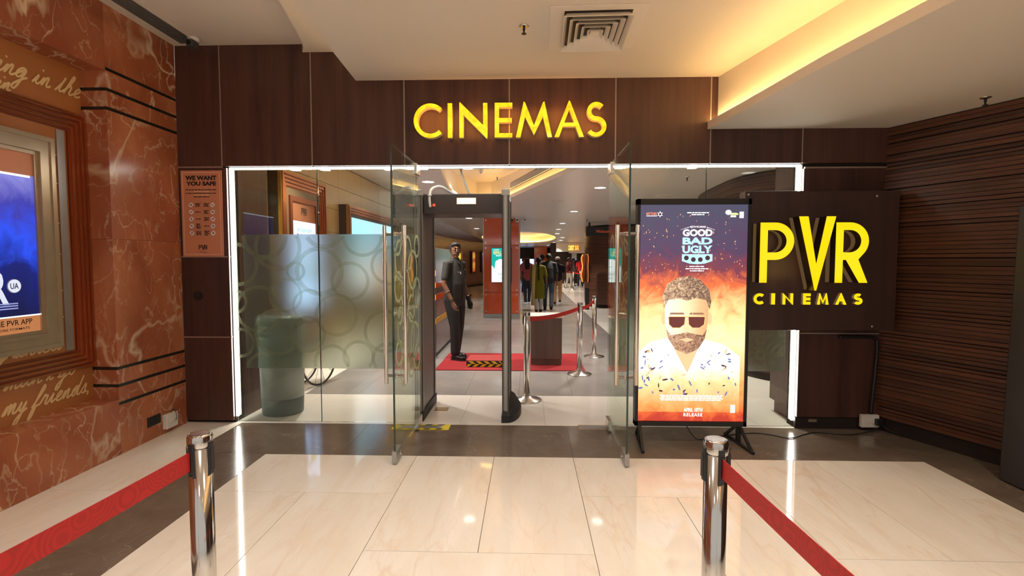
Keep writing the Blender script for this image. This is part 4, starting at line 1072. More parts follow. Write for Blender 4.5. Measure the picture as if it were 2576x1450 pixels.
# the board with the big lettering
bo = thing('lettered_board', 'dark wood board with big yellow letters beside the film poster stand', 'sign', (0, 4.36, 0), 0, None, R(90))
MB().box(1.812, 3.07, 0.91, 2.075, -0.12, 0.0, bev=0.003).build('board', 'sign_wood', bo)
MB().box(1.8105, 1.8125, 0.915, 2.07, -0.118, -0.002).build('board_edge', 'podium_wood', bo)
for x, y in ((1.835, 2.045), (2.885, 2.03), (2.885, 0.945), (1.835, 0.945)): MB().lathe([(0.011, 0.0), (0.011, 0.006), (0.007, 0.009)], (x, y, 0), 14).build('fixing_bolt', 'steel', bo)
hp = 1.804 - 1.317
L1 = channel_letter('P', (2.152 - 1.88) / hp, 0.125, hp, 0.075, ('letter_yellow', 'letter_return'), bo, (1.88, 1.317, 0.10))
L3 = channel_letter('R', (2.744 - 2.482) / hp, 0.125, hp, 0.075, ('letter_yellow', 'letter_return'), bo, (2.482, 1.317, 0.10))
hv = 1.851 - 1.255
L2 = channel_letter('V', (2.465 - 2.172) / hv, 0.105, hv, 0.10, ('letter_yellow', 'letter_return'), bo, (2.172, 1.255, 0.112))
for L_, c, hh, w, s in ((L1, 'P', hp, (2.152 - 1.88) / hp, 0.125), (L3, 'R', hp, (2.744 - 2.482) / hp, 0.125), (L2, 'V', hv, (2.465 - 2.172) / hv, 0.105)):
    zc = -0.098 if c != 'V' else -0.11
    lp = [[(x * hh, y * hh) for x, y in l] for l in glyph(c, w, s)]
    me = curve_mesh(lp, 0.003); me.materials.append(M['halo_led']); obj('halo_tray', me, None, L_, (0.0, 0, -0.092 if c != 'V' else -0.104))
hs = 0.094; kk = 0.894 / (1278 - 165)
for c, a, b in (('C', 165, 275), ('I', 347, 387), ('N', 463, 572), ('E', 672, 750), ('M', 815, 935), ('A', 1000, 1117), ('S', 1185, 1278)):
    channel_letter(c, (b - a) * kk / hs, 0.26, hs, 0.03, ('letter_yellow', 'letter_return_pale'), bo, (1.885 + (a - 165) * kk, 1.13, 0.016))
lamp('AREA', 'letter_glow', (2.3, 1.55, 0.16), 0.8, (1.0, 0.62, 0.15), bo, 0.8, 0.4)

def poly_part(name, pts, z, m, parent):
    return MB().prism(pts, 0, 0.0002).build(name, m, parent, (0, 0, z))
def fine_print(name, x, y, z, w, h, m, parent, seed=1):
    """line of print too small to read: word-long dashes"""
    rnd = random.Random(seed + int(1000 * abs(x + y))); mb = MB(); a = x - w / 2
    while a < x + w / 2 - h:
        l = min(rnd.uniform(1.5, 6) * h, x + w / 2 - a); mb.box(a, a + l, y - h / 2, y + h / 2, 0, 0.0003); a += l + h * 0.6
    return mb.build(name, m, parent, (0, 0, z))
# ---------------- safety notice
nt_ = thing('safety_notice', 'copper coloured safety notice on the wood wall beside the left light strip', 'sign', (-2.930, 4.556, 1.918), 0, None, R(90))
MB().box(-0.187, 0.187, -0.385, 0.385, 0.0, 0.010, bev=0.002).build('plate', 'poster_copper', nt_)
mb = MB()
for (x0, x1, y0, y1) in ((-0.170, -0.167, -0.368, 0.368), (0.167, 0.170, -0.368, 0.368), (-0.17, 0.17, 0.365, 0.368), (-0.17, 0.17, -0.368, -0.365)): mb.box(x0, x1, y0, y1, 0.010, 0.0108)
mb.build('border_line', 'print_cream', nt_)
text('heading', 'WE WANT', 0, 0.318, 0.0112, 'print_black', nt_, 0.285, 0.042, 0.055)
text('heading', 'YOU SAFE', 0, 0.268, 0.0112, 'print_black', nt_, 0.275, 0.038, 0.055)
for y_, w_ in ((0.213, 0.29), (0.182, 0.29), (0.150, 0.14)):
    fine_print('small_print', 0, y_, 0.0108, w_, 0.007, 'print_black', nt_)
for y_ in (0.198, 0.167): MB().box(-0.07, 0.07, y_ - 0.002, y_ + 0.002, 0.010, 0.0111).build('rule', 'print_cream', nt_)
for r_ in range(5):
    for s_ in (-1, 1):
        yy = 0.078 - 0.063 * r_; cx = s_ * 0.098
        d = MB().lathe([(0.0245, 0.0100), (0.0245, 0.0113)], (cx, yy, 0), 24).build('prohibition_sign', 'print_white', nt_)
        MB().ring((cx, yy), 0.0245, 0.0222, 0.0113, 0.0118, 24).build('red_ring', 'print_red', d)
        a = R(-45 if (r_ + s_) % 3 else 45)
        MB().bar((cx - 0.022 * math.cos(a), yy - 0.022 * math.sin(a), 0.0117), (cx + 0.022 * math.cos(a), yy + 0.022 * math.sin(a), 0.0117), 0.0030, 0.0008).build('red_bar', 'print_red', d)
        b = MB()
        k = random.choice((0, 1, 2))
        if k == 0: b.box(cx - 0.009, cx + 0.009, yy - 0.006, yy + 0.006, 0.0112, 0.0116); b.box(cx - 0.004, cx + 0.004, yy + 0.006, yy + 0.010, 0.0112, 0.0116)
        elif k == 1: b.box(cx - 0.005, cx + 0.005, yy - 0.011, yy + 0.011, 0.0112, 0.0116)
        else: b.box(cx - 0.011, cx + 0.006, yy - 0.002, yy + 0.002, 0.0112, 0.0116); b.box(cx - 0.002, cx + 0.001, yy - 0.010, yy + 0.009, 0.0112, 0.0116)
        b.build('pictogram', 'grey_plastic', d)
        mb = MB()
        x0, x1 = (0.010, 0.078) if s_ > 0 else (-0.078, -0.006)
        for (a0, a1, b0, b1) in ((x0, x1, yy + 0.026, yy + 0.0272), (x0, x1, yy - 0.0272, yy - 0.026), (x0, x0 + 0.0012, yy - 0.027, yy + 0.027), (x1 - 0.0012, x1, yy - 0.027, yy + 0.027)): mb.box(a0, a1, b0, b1, 0.010, 0.0107)
        mb.build('box_outline', 'champagne', nt_)
        for q in range((3, 1, 1, 4, 3)[r_] if s_ < 0 else (3, 3, 3, 1, 4)[r_]):
            n_ = (3, 1, 1, 4, 3)[r_] if s_ < 0 else (3, 3, 3, 1, 4)[r_]
            fine_print('caption', -0.036 if s_ < 0 else 0.040, yy + 0.0115 * ((n_ - 1) / 2 - q), 0.0108, 0.046 - 0.008 * (q % 2), 0.0075, 'print_black', nt_, r_ * 7 + q)
tl = [('P', -0.040, 0.026), ('V', -0.016, 0.034), ('R', 0.014, 0.026)]
for c, x, w_ in tl:
    hh = 0.050 if c == 'V' else 0.041
    me = curve_mesh([[(px * hh, py * hh) for px, py in l] for l in glyph(c, w_ / hh, 0.15)], 0.0004); me.materials.append(M['print_black']); obj('logo_letter', me, None, nt_, (x, -0.322 if c != 'V' else -0.330, 0.0114))
MB().box(-0.035, 0.035, -0.347, -0.344, 0.010, 0.0111).build('rule', 'print_black', nt_)

# ---------------- frames
def rect_frame(mb, w, h, t, z0, z1, mi=0):
    mb.box(-w, w, h - t, h, z0, z1, mi); mb.box(-w, w, -h, -h + t, z0, z1, mi); mb.box(-w, -w + t, -h + t, h - t, z0, z1, mi); mb.box(w - t, w, -h + t, h - t, z0, z1, mi); return mb
def fluted(parent, w, h, width, base, n, m1, m2):
    st = width / n
    for i in range(n):
        k = i * st
        rect_frame(MB(), w - k, h - k, st * 0.5, 0, base + 0.012 * (n - i) ** 0.5).build('frame_flute', m1, parent)
        rect_frame(MB(), w - k - st * 0.5, h - k - st * 0.5, st * 0.5, 0, base + 0.012 * (n - i) ** 0.5 - 0.012).build('frame_groove', m2, parent)
ROTL = (R(90), 0, R(90))
# marble niche display
nd = thing('portal_display', 'blue lit film display in a copper and champagne frame in the marble niche', 'poster', (-3.338, 2.94, 1.635)); nd.rotation_euler = ROTL
fluted(nd, 0.845, 0.935, 0.135, 0.012, 4, 'copper', 'copper_dark')
MB().box(0.63, 0.69, -0.79, 0.79, 0.0, 0.006).build('grey_strip', 'aluminium', nd)
fr = thing('tmp', 'x', 'x'); bpy.data.objects.remove(fr)
for i, (k, t, d) in enumerate(((0, 0.03, 0.055), (0.03, 0.06, 0.045), (0.09, 0.02, 0.055), (0.11, 0.025, 0.035))):
    mb = rect_frame(MB(), 0.50 - k, 0.725 - k, t, 0, d); mb.v = [(x + 0.06, y - 0.02, z) for x, y, z in mb.v]
    mb.build('inner_frame', 'champagne', nd)
MB().box(-0.31, 0.425, 0.425, 0.57, 0.0, 0.022).build('header_panel', 'poster_copper', nd)
MB().box(-0.31, 0.425, -0.61, -0.505, 0.0, 0.022).build('footer_panel', emat('footer_glow', srgb(196, 124, 74), 0.75), nd)
screen_mat('screen_blue', [(0.0, (0.004, 0.006, 0.05)), (0.35, (0.006, 0.012, 0.16)), (0.55, (0.02, 0.07, 0.75)), (0.75, (0.03, 0.03, 0.35)), (1.0, (0.16, 0.16, 0.55))], 1.0, 4.0, 1, 0.47, 0.6)
sc = MB().box(-0.31, 0.425, -0.465, 0.465, 0.0, 0.002).build('screen', 'screen_blue', nd, (0, -0.04, 0.020))
MB().box(-0.31, 0.425, -0.505, -0.497, 0.022, 0.024).build('screen_edge_light', emat('edge_light', (0.75, 0.85, 1.0), 3.0), nd)
MB().box(-0.31, 0.40, 0.412, 0.424, 0.022, 0.024).build('screen_edge_light', 'edge_light', nd)
text('footer_text', 'DOWNLOAD THE PVR APP', 0.09, -0.540, 0.0225, 'print_black', nd, 0.56, 0.036, 0.012)
text('footer_text', 'EXPLORE FORMATS', 0.22, -0.582, 0.0225, 'print_black', nd, 0.26, 0.016, 0.012)
ba = MB().lathe([(0.047, 0.0), (0.047, 0.0008)], (0, 0, 0), 28).build('rating_badge', emat('badge_white', (0.62, 0.64, 0.74), 1.0), nd, (0.262, -0.302, 0.0225))
MB().ring((0, 0), 0.047, 0.043, 0.0008, 0.0012, 28).build('badge_ring', emat('badge_dark', (0.015, 0.02, 0.05), 1.0), ba)
text('badge_text', 'UA', 0, 0, 0.0014, 'badge_dark', ba, 0.054, 0.038, 0.02)
text('film_title', 'R', 0.165, -0.31, 0.0226, 'badge_white', nd, 0.12, 0.22, 0.03)
for y_, w_ in ((-0.415, 0.30), (-0.43, 0.26), (-0.447, 0.2)): MB().box(0.28 - w_, 0.28, y_ - 0.004, y_ + 0.004, 0.0222, 0.0228).build('credit_line', emat('credit_blue', (0.25, 0.28, 0.55), 1.0), nd)
# handwriting on the niche board
CUR = {
 'a': [(0, 0), (.3, .5), (.72, .95), (.42, 1), (.12, .6), (.18, .08), (.5, .1), (.82, .9), (.78, .25), (.95, 0), (1.2, .2)],
 'c': [(0, 0), (.3, .5), (.62, .9), (.42, 1), (.14, .55), (.22, .05), (.6, .02), (.95, .25)],
 'd': [(0, 0), (.3, .5), (.72, .95), (.42, 1), (.12, .6), (.18, .08), (.5, .1), (.85, 1), (1.02, 2.1), (.86, .9), (.85, .15), (1.05, 0), (1.3, .2)],
 'e': [(0, 0), (.4, .42), (.68, .78), (.5, 1), (.2, .65), (.22, .15), (.52, 0), (.9, .22)],
 'f': [(0, 0), (.4, .8), (.85, 1.8), (.68, 2.15), (.45, 1.4), (.22, .2), (.02, -1.0), (.14, -1.25), (.35, -.6), (.45, .05), (.9, .25)],
 'g': [(0, 0), (.3, .5), (.72, .95), (.42, 1), (.12, .6), (.18, .08), (.5, .1), (.85, .95), (.75, 0), (.5, -1.1), (.2, -1.2), (.2, -.8), (.7, -.2), (1.2, .2)],
 'h': [(0, 0), (.5, 1), (.78, 1.95), (.58, 2.1), (.38, 1.1), (.15, 0), (.4, .75), (.72, 1), (.78, .6), (.75, .1), (.95, 0), (1.2, .2)],
 'i': [(0, 0), (.38, .95), (.3, .25), (.48, 0), (.75, .22)],
 'l': [(0, 0), (.5, 1), (.72, 1.95), (.5, 2.1), (.32, 1.1), (.3, .15), (.5, 0), (.75, .2)],
 'm': [(0, 0), (.25, .9), (.2, 0), (.45, .85), (.65, .9), (.62, 0), (.88, .85), (1.08, .9), (1.06, .12), (1.25, 0), (1.5, .2)],
 'n': [(0, 0), (.25, .9), (.2, 0), (.48, .85), (.7, .92), (.68, .12), (.88, 0), (1.15, .2)],
 'o': [(0, 0), (.25, .6), (.5, 1), (.2, .85), (.12, .3), (.42, 0), (.72, .4), (.55, .95), (.75, .85), (1.0, .9)],
 'r': [(0, 0), (.3, 1.05), (.45, .85), (.68, .9), (.6, .2), (.78, 0), (1.0, .2)],
 's': [(0, 0), (.42, 1.05), (.55, .6), (.5, .05), (.2, .08), (.6, .05), (.85, .2)],
 't': [(0, 0), (.5, 1.1), (.62, 1.7), (.42, .6), (.45, .05), (.8, .2)],
 'u': [(0, 0), (.28, .95), (.2, .25), (.42, 0), (.75, .9), (.68, .2), (.85, 0), (1.1, .2)],
 'w': [(0, 0), (.22, .95), (.2, .2), (.42, 0), (.62, .9), (.6, .2), (.85, .05), (1.02, .95), (1.25, .85)],
 'y': [(0, 0), (.25, .95), (.22, .3), (.45, .05), (.78, .9), (.65, -.1), (.4, -1.15), (.12, -1.2), (.2, -.7), (.7, -.1), (1.1, .2)],
 ',': [(.2, .1), (.25, -.05), (.1, -.35)], ' ': None}
def handwriting(s, y, z, xh, wd=0.0135, shear=0.45):
    """pale cursive line on the board; y,z start in board coordinates (Y, Z)"""
    mb = MB(); x = 0.0
    def strip(path):
        lp = stroke_loop(path, wd); n = len(path)
        vs = [(-3.3385 + 8e-6 * (len(mb.v) / 2 + (i if i < n else 2 * n - 1 - i)), y + a, z + b) for i, (a, b) in enumerate(lp)]
        fs = [(i, i + 1, 2 * n - 2 - i, 2 * n - 1 - i) for i in range(n - 1)]
        mb.add(vs, fs)
    run = []
    for c in s + ' ':
        g = CUR.get(c)
        if g is None or c == ',':
            if run: strip(smooth_path(run, 4)); run = []
            if c == ',': strip(smooth_path([((x + p[0]) * xh, p[1] * xh) for p in g], 4))
            x += 0.55; continue
        w = g[-1][0]
        run += [((x + p[0] + p[1] * shear) * xh, p[1] * xh) for p in (g if not run else g[1:])]
        if c == 'i': strip([((x + .55 + 1.5 * shear) * xh, 1.45 * xh), ((x + .62 + 1.6 * shear) * xh, 1.6 * xh)])
        x += w
    o = mb.build('handwriting', 'script_ink', wl); return o
handwriting('following in the', 2.78, 2.70, 0.068)
handwriting('l of in', 2.98, 2.59, 0.05)
handwriting('man of', 2.72, 2.40, 0.055)
handwriting('my unica', 2.98, 0.865, 0.066)
handwriting('man i go', 3.12, 0.665, 0.066)
handwriting('my friends,', 3.10, 0.505, 0.062)
handwriting('o us', 2.74, 0.53, 0.062)
for zz in (2.2, 2.0, 1.72, 1.5, 1.24, 1.05): handwriting('o', 3.50, zz, 0.05, 0.008)

# ---------------- hall posters on the beige wall
def cabinet_poster(label, y0, y1, z0, z1, cat='poster'):
    t = thing('wall_display', label, cat, (-3.283, (y0 + y1) / 2, (z0 + z1) / 2)); t.rotation_euler = ROTL
    w, h = (y1 - y0) / 2, (z1 - z0) / 2
    MB().box(-w, w, -h, h, 0.0, 0.13).build('case', 'black_plastic', t)
    rect_frame(MB(), w + 0.004, h + 0.004, 0.02, 0.13, 0.172).build('brass_edge', 'brass', t)
    return t, w, h
t1, w, h = cabinet_poster('tall copper framed lit poster about a gift on the beige wall', 6.42, 7.86, 0.45, 2.66)
for i in range(4):
    rect_frame(MB(), w - 0.02 - i * 0.045, h - 0.02 - i * 0.045, 0.03, 0.13, 0.185 - 0.012 * i).build('frame_flute', 'copper', t1)
    rect_frame(MB(), w - 0.05 - i * 0.045, h - 0.05 - i * 0.045, 0.015, 0.13, 0.17 - 0.012 * i).build('frame_groove', 'copper_dark', t1)
MB().box(-w + 0.2, w - 0.2, -h + 0.2, h - 0.2, 0.10, 0.132).build('inner_board', mat('inner_board', (0.16, 0.10, 0.05), 0.35), t1)
rect_frame(MB(), 0.44, h - 0.30, 0.07, 0.13, 0.155).build('inner_frame', 'copper_dark', t1)
MB().box(-0.37, 0.37, 0.48, 0.76, 0.132, 0.14).build('header_panel', 'poster_copper_dim', t1)
MB().box(-0.37, 0.37, -0.72, 0.48, 0.132, 0.142).build('screen', emat('screen_white', (0.45, 0.62, 1.0), 2.2), t1)
for c, x, w_ in (('P', -0.085, 0.055), ('V', -0.035, 0.07), ('R', 0.03, 0.055)):
    hh = 0.12 if c == 'V' else 0.10
    me = curve_mesh([[(px * hh, py * hh) for px, py in l] for l in glyph(c, w_ / hh, 0.15)], 0.0004); me.materials.append(M['print_black']); obj('logo_letter', me, None, t1, (x, 0.57 if c != 'V' else 0.555, 0.142))
emat('ink_magenta', (0.30, 0.02, 0.16), 0.8); emat('ink_blue', (0.05, 0.20, 0.62), 0.9); emat('ink_green', (0.45, 0.75, 0.18), 0.9)
text('poster_text', 'EVERY OCCASION DESERVES', 0, 0.36, 0.1435, 'ink_blue', t1, 0.48, 0.045, 0.01)
text('poster_text', 'THE GIFT OF', 0, 0.245, 0.1435, 'ink_magenta', t1, 0.48, 0.13, 0.015)
text('poster_text', 'ENTERTAINMENT', 0, 0.12, 0.1435, 'ink_magenta', t1, 0.48, 0.075, 0.012)
for sx in (-1, 1):
    mb = MB().ring((0, 0), 0.06, 0.048, 0, 0.001, 24, sy=0.6); o = mb.build('gift_bow', 'ink_magenta', t1, (sx * 0.05 + 0.02, -0.02, 0.1435)); o.rotation_euler = (0, 0, sx * 0.7)
o = MB().box(-0.12, 0.12, -0.08, 0.08, 0, 0.001).build('gift_card', 'ink_green', t1, (0.14, -0.19, 0.1435)); o.rotation_euler = (0, 0, 0.35)
o = MB().box(-0.12, 0.12, -0.08, 0.08, 0, 0.001).build('gift_card', 'ink_blue', t1, (-0.14, -0.22, 0.1435)); o.rotation_euler = (0, 0, 0.2)
t2, w, h = cabinet_poster('wide copper framed display with twin lit screens on the beige wall', 8.85, 12.1, 0.75, 2.47)
for i in range(3):
    rect_frame(MB(), w - 0.02 - i * 0.045, h - 0.02 - i * 0.045, 0.03, 0.13, 0.185 - 0.012 * i).build('frame_flute', 'copper', t2)
    rect_frame(MB(), w - 0.05 - i * 0.045, h - 0.05 - i * 0.045, 0.015, 0.13, 0.17 - 0.012 * i).build('frame_groove', 'copper_dark', t2)
rect_frame(MB(), w - 0.155, h - 0.155, 0.05, 0.13, 0.15).build('black_bezel', 'black_plastic', t2)
screen_mat('screen_sky', [(0.0, (0.9, 0.9, 0.95)), (0.4, (0.75, 0.85, 0.95)), (0.6, (0.25, 0.6, 0.9)), (1, (0.35, 0.75, 0.95))], 1.2, 2.0, 1, 0.6, 0.1)
screen_mat('screen_lilac', [(0.0, (0.8, 0.3, 0.15)), (0.4, (0.6, 0.4, 0.5)), (0.6, (0.4, 0.5, 0.85)), (1, (0.35, 0.65, 0.95))], 1.2, 2.0, 1, 0.6, 0.25)
for k, (x0, x1, m) in enumerate(((-1.42, -0.01, 'screen_sky'), (0.01, 1.42, 'screen_lilac'))):
    s_ = MB().box(x0, x1, -h + 0.2, h - 0.2, 0.13, 0.136).build('screen', m, t2)
    for i in range(7):
        hh = random.uniform(0.12, 0.3)
        poly_part('printed_bottle', [(x, y) for x, y in ((-0.05, 0), (0.05, 0), (0.05, hh * 0.6), (0.02, hh * 0.75), (0.02, hh), (-0.02, hh), (-0.02, hh * 0.75), (-0.05, hh * 0.6))], 0.1365,
                  emat('bottle_ink_%d' % (i % 4), ((0.1, 0.25, 0.08), (0.6, 0.08, 0.05), (0.8, 0.55, 0.05), (0.1, 0.1, 0.1))[i % 4], 0.9), s_).location = (x0 + 0.15 + i * 0.18, 0.02 - 0.03 * i, 0.137)
# screen on the orange column
rs = thing('column_screen', 'lit upright screen advertising a refill offer on the orange column', 'screen', (-0.683, 13.247, 1.371), 0, None, R(90))
MB().box(-0.265, 0.265, -0.45, 0.45, 0.0, 0.05, bev=0.004).build('case', 'black_plastic', rs)
MB().box(-0.254, 0.254, -0.438, 0.438, 0.05, 0.053).build('screen', emat('refill_white', (0.88, 0.92, 0.93), 1.05), rs)
poly_part('teal_field', [(-0.254, 0.0), (-0.2, -0.06), (-0.18, -0.11), (-0.15, 0.1), (-0.05, 0.16), (0.08, 0.15), (0.18, 0.1), (0.254, -0.02), (0.254, 0.438), (-0.254, 0.438)], 0.0537, emat('teal_ink', (0.0, 0.40, 0.33), 1.0), rs)
emat('refill_yellow', (0.9, 0.75, 0.2), 1.0); emat('refill_grey', (0.35, 0.45, 0.45), 1.0); emat('refill_text_white', (0.9, 1, 0.97), 1.1)
text('screen_text', 'UNLIMITED', -0.13, 0.395, 0.0545, 'refill_text_white', rs, 0.16, 0.028, 0.012)
text('screen_text', 'REFILL', -0.10, 0.32, 0.0545, 'refill_yellow', rs, 0.21, 0.085, 0.02)
text('screen_text', 'FRIDAY', -0.07, 0.245, 0.0545, 'refill_text_white', rs, 0.14, 0.035, 0.012)
poly_part('popcorn_tub', [(-0.16, 0.06), (-0.1, -0.16), (0.12, -0.16), (0.17, 0.06), (0.1, 0.12), (0.02, 0.15), (-0.09, 0.12)], 0.0541, emat('tub_white', (0.98, 0.99, 1.0), 1.15), rs)
text('screen_text', 'PVR', 0.02, -0.34, 0.0545, 'refill_grey', rs, 0.11, 0.05, 0.01)
for y_, w_ in ((-0.045, 0.08), (-0.215, 0.2), (-0.25, 0.16)): MB().box(-w_ / 2, w_ / 2, y_ - 0.006, y_ + 0.006, 0.0537, 0.0547).build('text_line', 'refill_grey', rs)
# framed posters on the curved wall far left, and the one behind the guard
screen_mat('poster_red', [(0.0, (0.35, 0.03, 0.02)), (0.4, (0.6, 0.30, 0.04)), (0.55, (0.25, 0.02, 0.03)), (0.75, (0.7, 0.35, 0.05)), (1.0, (0.3, 0.12, 0.08))], 0.8, 3.0, 1, 0.6, 0.5)
screen_mat('poster_violet', [(0.0, (0.06, 0.02, 0.05)), (0.5, (0.25, 0.05, 0.06)), (0.7, (0.12, 0.05, 0.2)), (1.0, (0.4, 0.4, 0.7))], 0.7, 3.0, 1, 0.6, 0.5)
screen_mat('poster_yellow', [(0.0, (0.5, 0.5, 0.45)), (0.45, (0.8, 0.75, 0.5)), (0.55, (0.75, 0.55, 0.05)), (1.0, (0.6, 0.55, 0.05))], 0.9, 3.0, 1, 0.4, 0.2)
def on_curve(yt):
    i = min(range(1, len(CURVE) - 1), key=lambda k: abs(CURVE[k][1] - yt)); p0, p1 = CURVE[i - 1], CURVE[i + 1]; p = CURVE[i]
    d = Vector((p1[0] - p0[0], p1[1] - p0[1])).normalized(); n = Vector((d.y, -d.x)); return p[0] + n.x * 0.075, p[1] + n.y * 0.075, math.atan2(n.x, -n.y)
c1, c2 = on_curve(28.7), on_curve(30.9)
for x, y, z, w, h, m, a, lab in ((c1[0], c1[1], 1.40, 0.36, 0.62, 'poster_red', c1[2], 'copper framed red poster far off on the curved timber wall'), (c2[0], c2[1], 1.40, 0.32, 0.62, 'poster_violet', c2[2], 'copper framed dark poster far off at the end of the curved wall'), (-1.66, 11.6, 1.42, 0.17, 0.27, 'poster_yellow', R(20), 'small copper framed yellow poster on a post behind the guard')):
    t = thing('framed_poster', lab, 'poster', (x, y, z), a, 'framed posters on the curved wall', R(90))
    k = 0.07 if h > 0.4 else 0.035
    MB().box(-w, w, -h, h, -0.06, 0.0).build('back', 'black_plastic', t)
    rect_frame(MB(), w, h, k, 0, 0.05).build('frame', 'copper', t)
    MB().box(-w + k, w - k, -h + k, h - k, 0, 0.01).build('print', m, t)
    if h < 0.4: MB().box(-0.05, 0.05, -1.42, -h, -0.04, 0.0).build('post', 'copper_dark', t)
# far end: candy counter fascia and its sign, lit screens
fc = thing('candy_counter_fascia', 'cream fascia beam over the distant candy counter', 'fascia', (0, 0, 0))
MB().prism([(1.78, 32.1), (4.6, 31.0), (4.6, 33.0), (1.78, 33.0)], 2.03, 2.595).build('beam', 'ceiling_paint_in', fc)
MB().prism([(2.6, 31.9), (4.6, 31.1), (4.6, 32.9), (2.6, 32.9)], 1.94, 2.03).build('underside', 'white_paint', fc)
cs_ = thing('candy_bar_sign', 'glowing orange candy bar sign on the far fascia', 'sign', (2.80, 31.62, 2.26), R(-20), None, R(90))
emat('neon_orange', (1.0, 0.28, 0.03), 2.2)
obj('neon_word', text_mesh('CANDY', 0.36, 0.30, 0.02), emat('neon_yellow', (1.0, 0.55, 0.08), 2.0), cs_, (-0.14, 0, 0.03))
obj('neon_word', text_mesh('BAR', 0.24, 0.28, 0.02), 'neon_orange', cs_, (0.22, 0, 0.03))
MB().box(-0.34, 0.36, -0.02, 0.02, -0.04, 0.02).build('back_rail', 'copper_dark', cs_)
for x, y, w, h, z, lab in ((-0.7, 45.995, 0.55, 0.3, 1.35, 'distant lit screen left of the far orange column'), (0.25, 45.995, 0.3, 0.34, 1.3, 'distant lit screen behind the walking couple'), (-1.7, 45.995, 0.3, 0.25, 1.4, 'small distant blue lit screen')):
    t = thing('menu_screen', lab, 'screen', (x, y, z), 0, 'distant lit screens', R(90))
    MB().box(-w, w, -h, h, 0, 0.15).build('case', 'black_plastic', t); MB().box(-w + 0.03, w - 0.03, -h + 0.03, h - 0.03, 0.15, 0.16).build('screen', emat('menu_glow', (0.55, 0.65, 1.0), 1.6), t)
t = thing('paper_notice', 'pale paper notice on the far brown wall above the queue', 'sign', (2.98, 33.2, 1.72), 0, None, R(90))
MB().box(-0.16, 0.16, -0.22, 0.22, 0, 0.02).build('sheet', 'print_white', t); MB().box(-0.14, 0.14, -0.2, -0.12, 0.02, 0.022).build('print_band', 'ink_blue', t); MB().box(-0.02, 0.02, -1.7, -0.22, -0.03, 0.0).build('post', 'steel', t)
struct(MB().box(1.45, 4.6, 33.3, 33.45, 0, 2.59).build('wall_candy_counter', 'sign_wood'))
# red dot-matrix sign on the round wall
ds = thing('led_text_sign', 'black sign with red dot letters on the round timber wall', 'sign', (2.10, 14.9, 2.33), R(-4), None, R(90))
MB().box(-0.42, 0.62, -0.13, 0.14, -0.10, 0.0, bev=0.004).build('case', 'black_metal', ds)
text('dot_text', 'Welcome', 0.10, 0.0, 0.002, emat('led_red', (1.0, 0.12, 0.04), 0.30), ds, 0.48, 0.085, 0.0)
MB().box(-0.35, -0.30, 0.14, 0.26, -0.07, -0.03).build('hanger', 'black_metal', ds); MB().box(0.45, 0.5, 0.14, 0.26, -0.07, -0.03).build('hanger', 'black_metal', ds)
# curved lit panel on the round wall
lb = thing('lit_wall_panel', 'curved wall panel with glowing orange edges on the round timber wall', 'display', (1.80, 15.85, 1.25), R(-40), None, R(90))
MB().box(-0.12, 0.12, -0.43, 0.43, -0.02, 0.06, bev=0.01).build('panel', 'copper_dark', lb)
for sx in (-1, 1): MB().tube(bez([(sx * 0.10, -0.42, 0.06), (sx * 0.13, -0.2, 0.09), (sx * 0.10, 0.05, 0.06), (sx * 0.13, 0.3, 0.08), (sx * 0.09, 0.43, 0.06)], 5), 0.020 if sx < 0 else 0.007, 6).build('neon_edge', emat('neon_amber', (1.0, 0.30, 0.05), 1.2), lb)
mb = MB()
for k in range(30): mb.box(-0.03 + random.uniform(0, 0.05), 0.03, -0.4 + k * 0.027, -0.385 + k * 0.027, 0.06, 0.068)
mb.build('dark_fringe', 'black_plastic', lb)
t = MB().box(-0.06, 0.06, -0.02, 0.02, 0, 0.66, bev=0.004).build('floor_board', 'black_plastic', None, (1.80, 15.55, 0.0)); t.rotation_euler = (R(-5), 0, 0)
tag(t, 'slim black board standing on the floor under the lit wall panel', 'board')

# ---------------- lit film poster stand
sd = thing('film_poster_stand', 'tall black framed lit film poster stand before the right glass pane', 'poster stand', (1.317, 4.20, 0), 0)
w, z0, z1 = 0.447, 0.156, 1.986
rect_f = MB(); rect_f.box(-w, w, -0.08, 0.0, z1 - 0.045, z1); rect_f.box(-w, w, -0.08, 0.0, z0, z0 + 0.038); rect_f.box(-w, -w + 0.024, -0.08, 0, z0, z1); rect_f.box(w - 0.024, w, -0.08, 0, z0, z1)
rect_f.build('frame', 'black_metal', sd)
MB().box(-w + 0.02, w - 0.02, -0.06, -0.002, z0 + 0.03, z1 - 0.03).build('back_panel', 'dark_grey_plastic', sd)
for sx in (-1, 1):
    f = MB().bar((sx * 0.40, -0.055, 0.165), (sx * 0.40, -0.055, 0.012), 0.022, 0.022).bar((sx * 0.40, -0.02, 0.165), (sx * 0.40, -0.02, 0.012), 0.022, 0.022).build('post', 'black_metal', sd)
    g = MB().bar((sx * 0.40, -0.06, 0.16), (sx * 0.42, -0.26, 0.011), 0.020, 0.020).bar((sx * 0.40, -0.02, 0.16), (sx * 0.38, 0.17, 0.011), 0.020, 0.020).bar((sx * 0.422, -0.275, 0.011), (sx * 0.378, 0.185, 0.011), 0.022, 0.022).build('foot', 'black_metal', sd)
screen_mat('fire_print', [(0.0, (0.42, 0.03, 0.015)), (0.08, (0.8, 0.14, 0.03)), (0.22, (1.0, 0.40, 0.12)), (0.38, (1.0, 0.72, 0.38)), (0.52, (1.0, 0.55, 0.22)), (0.62, (0.75, 0.14, 0.04)), (0.70, (0.18, 0.035, 0.05)), (0.80, (0.075, 0.038, 0.085)), (1.0, (0.055, 0.055, 0.095))], 1.25, 5.5, 1, 0.87, 0.28)
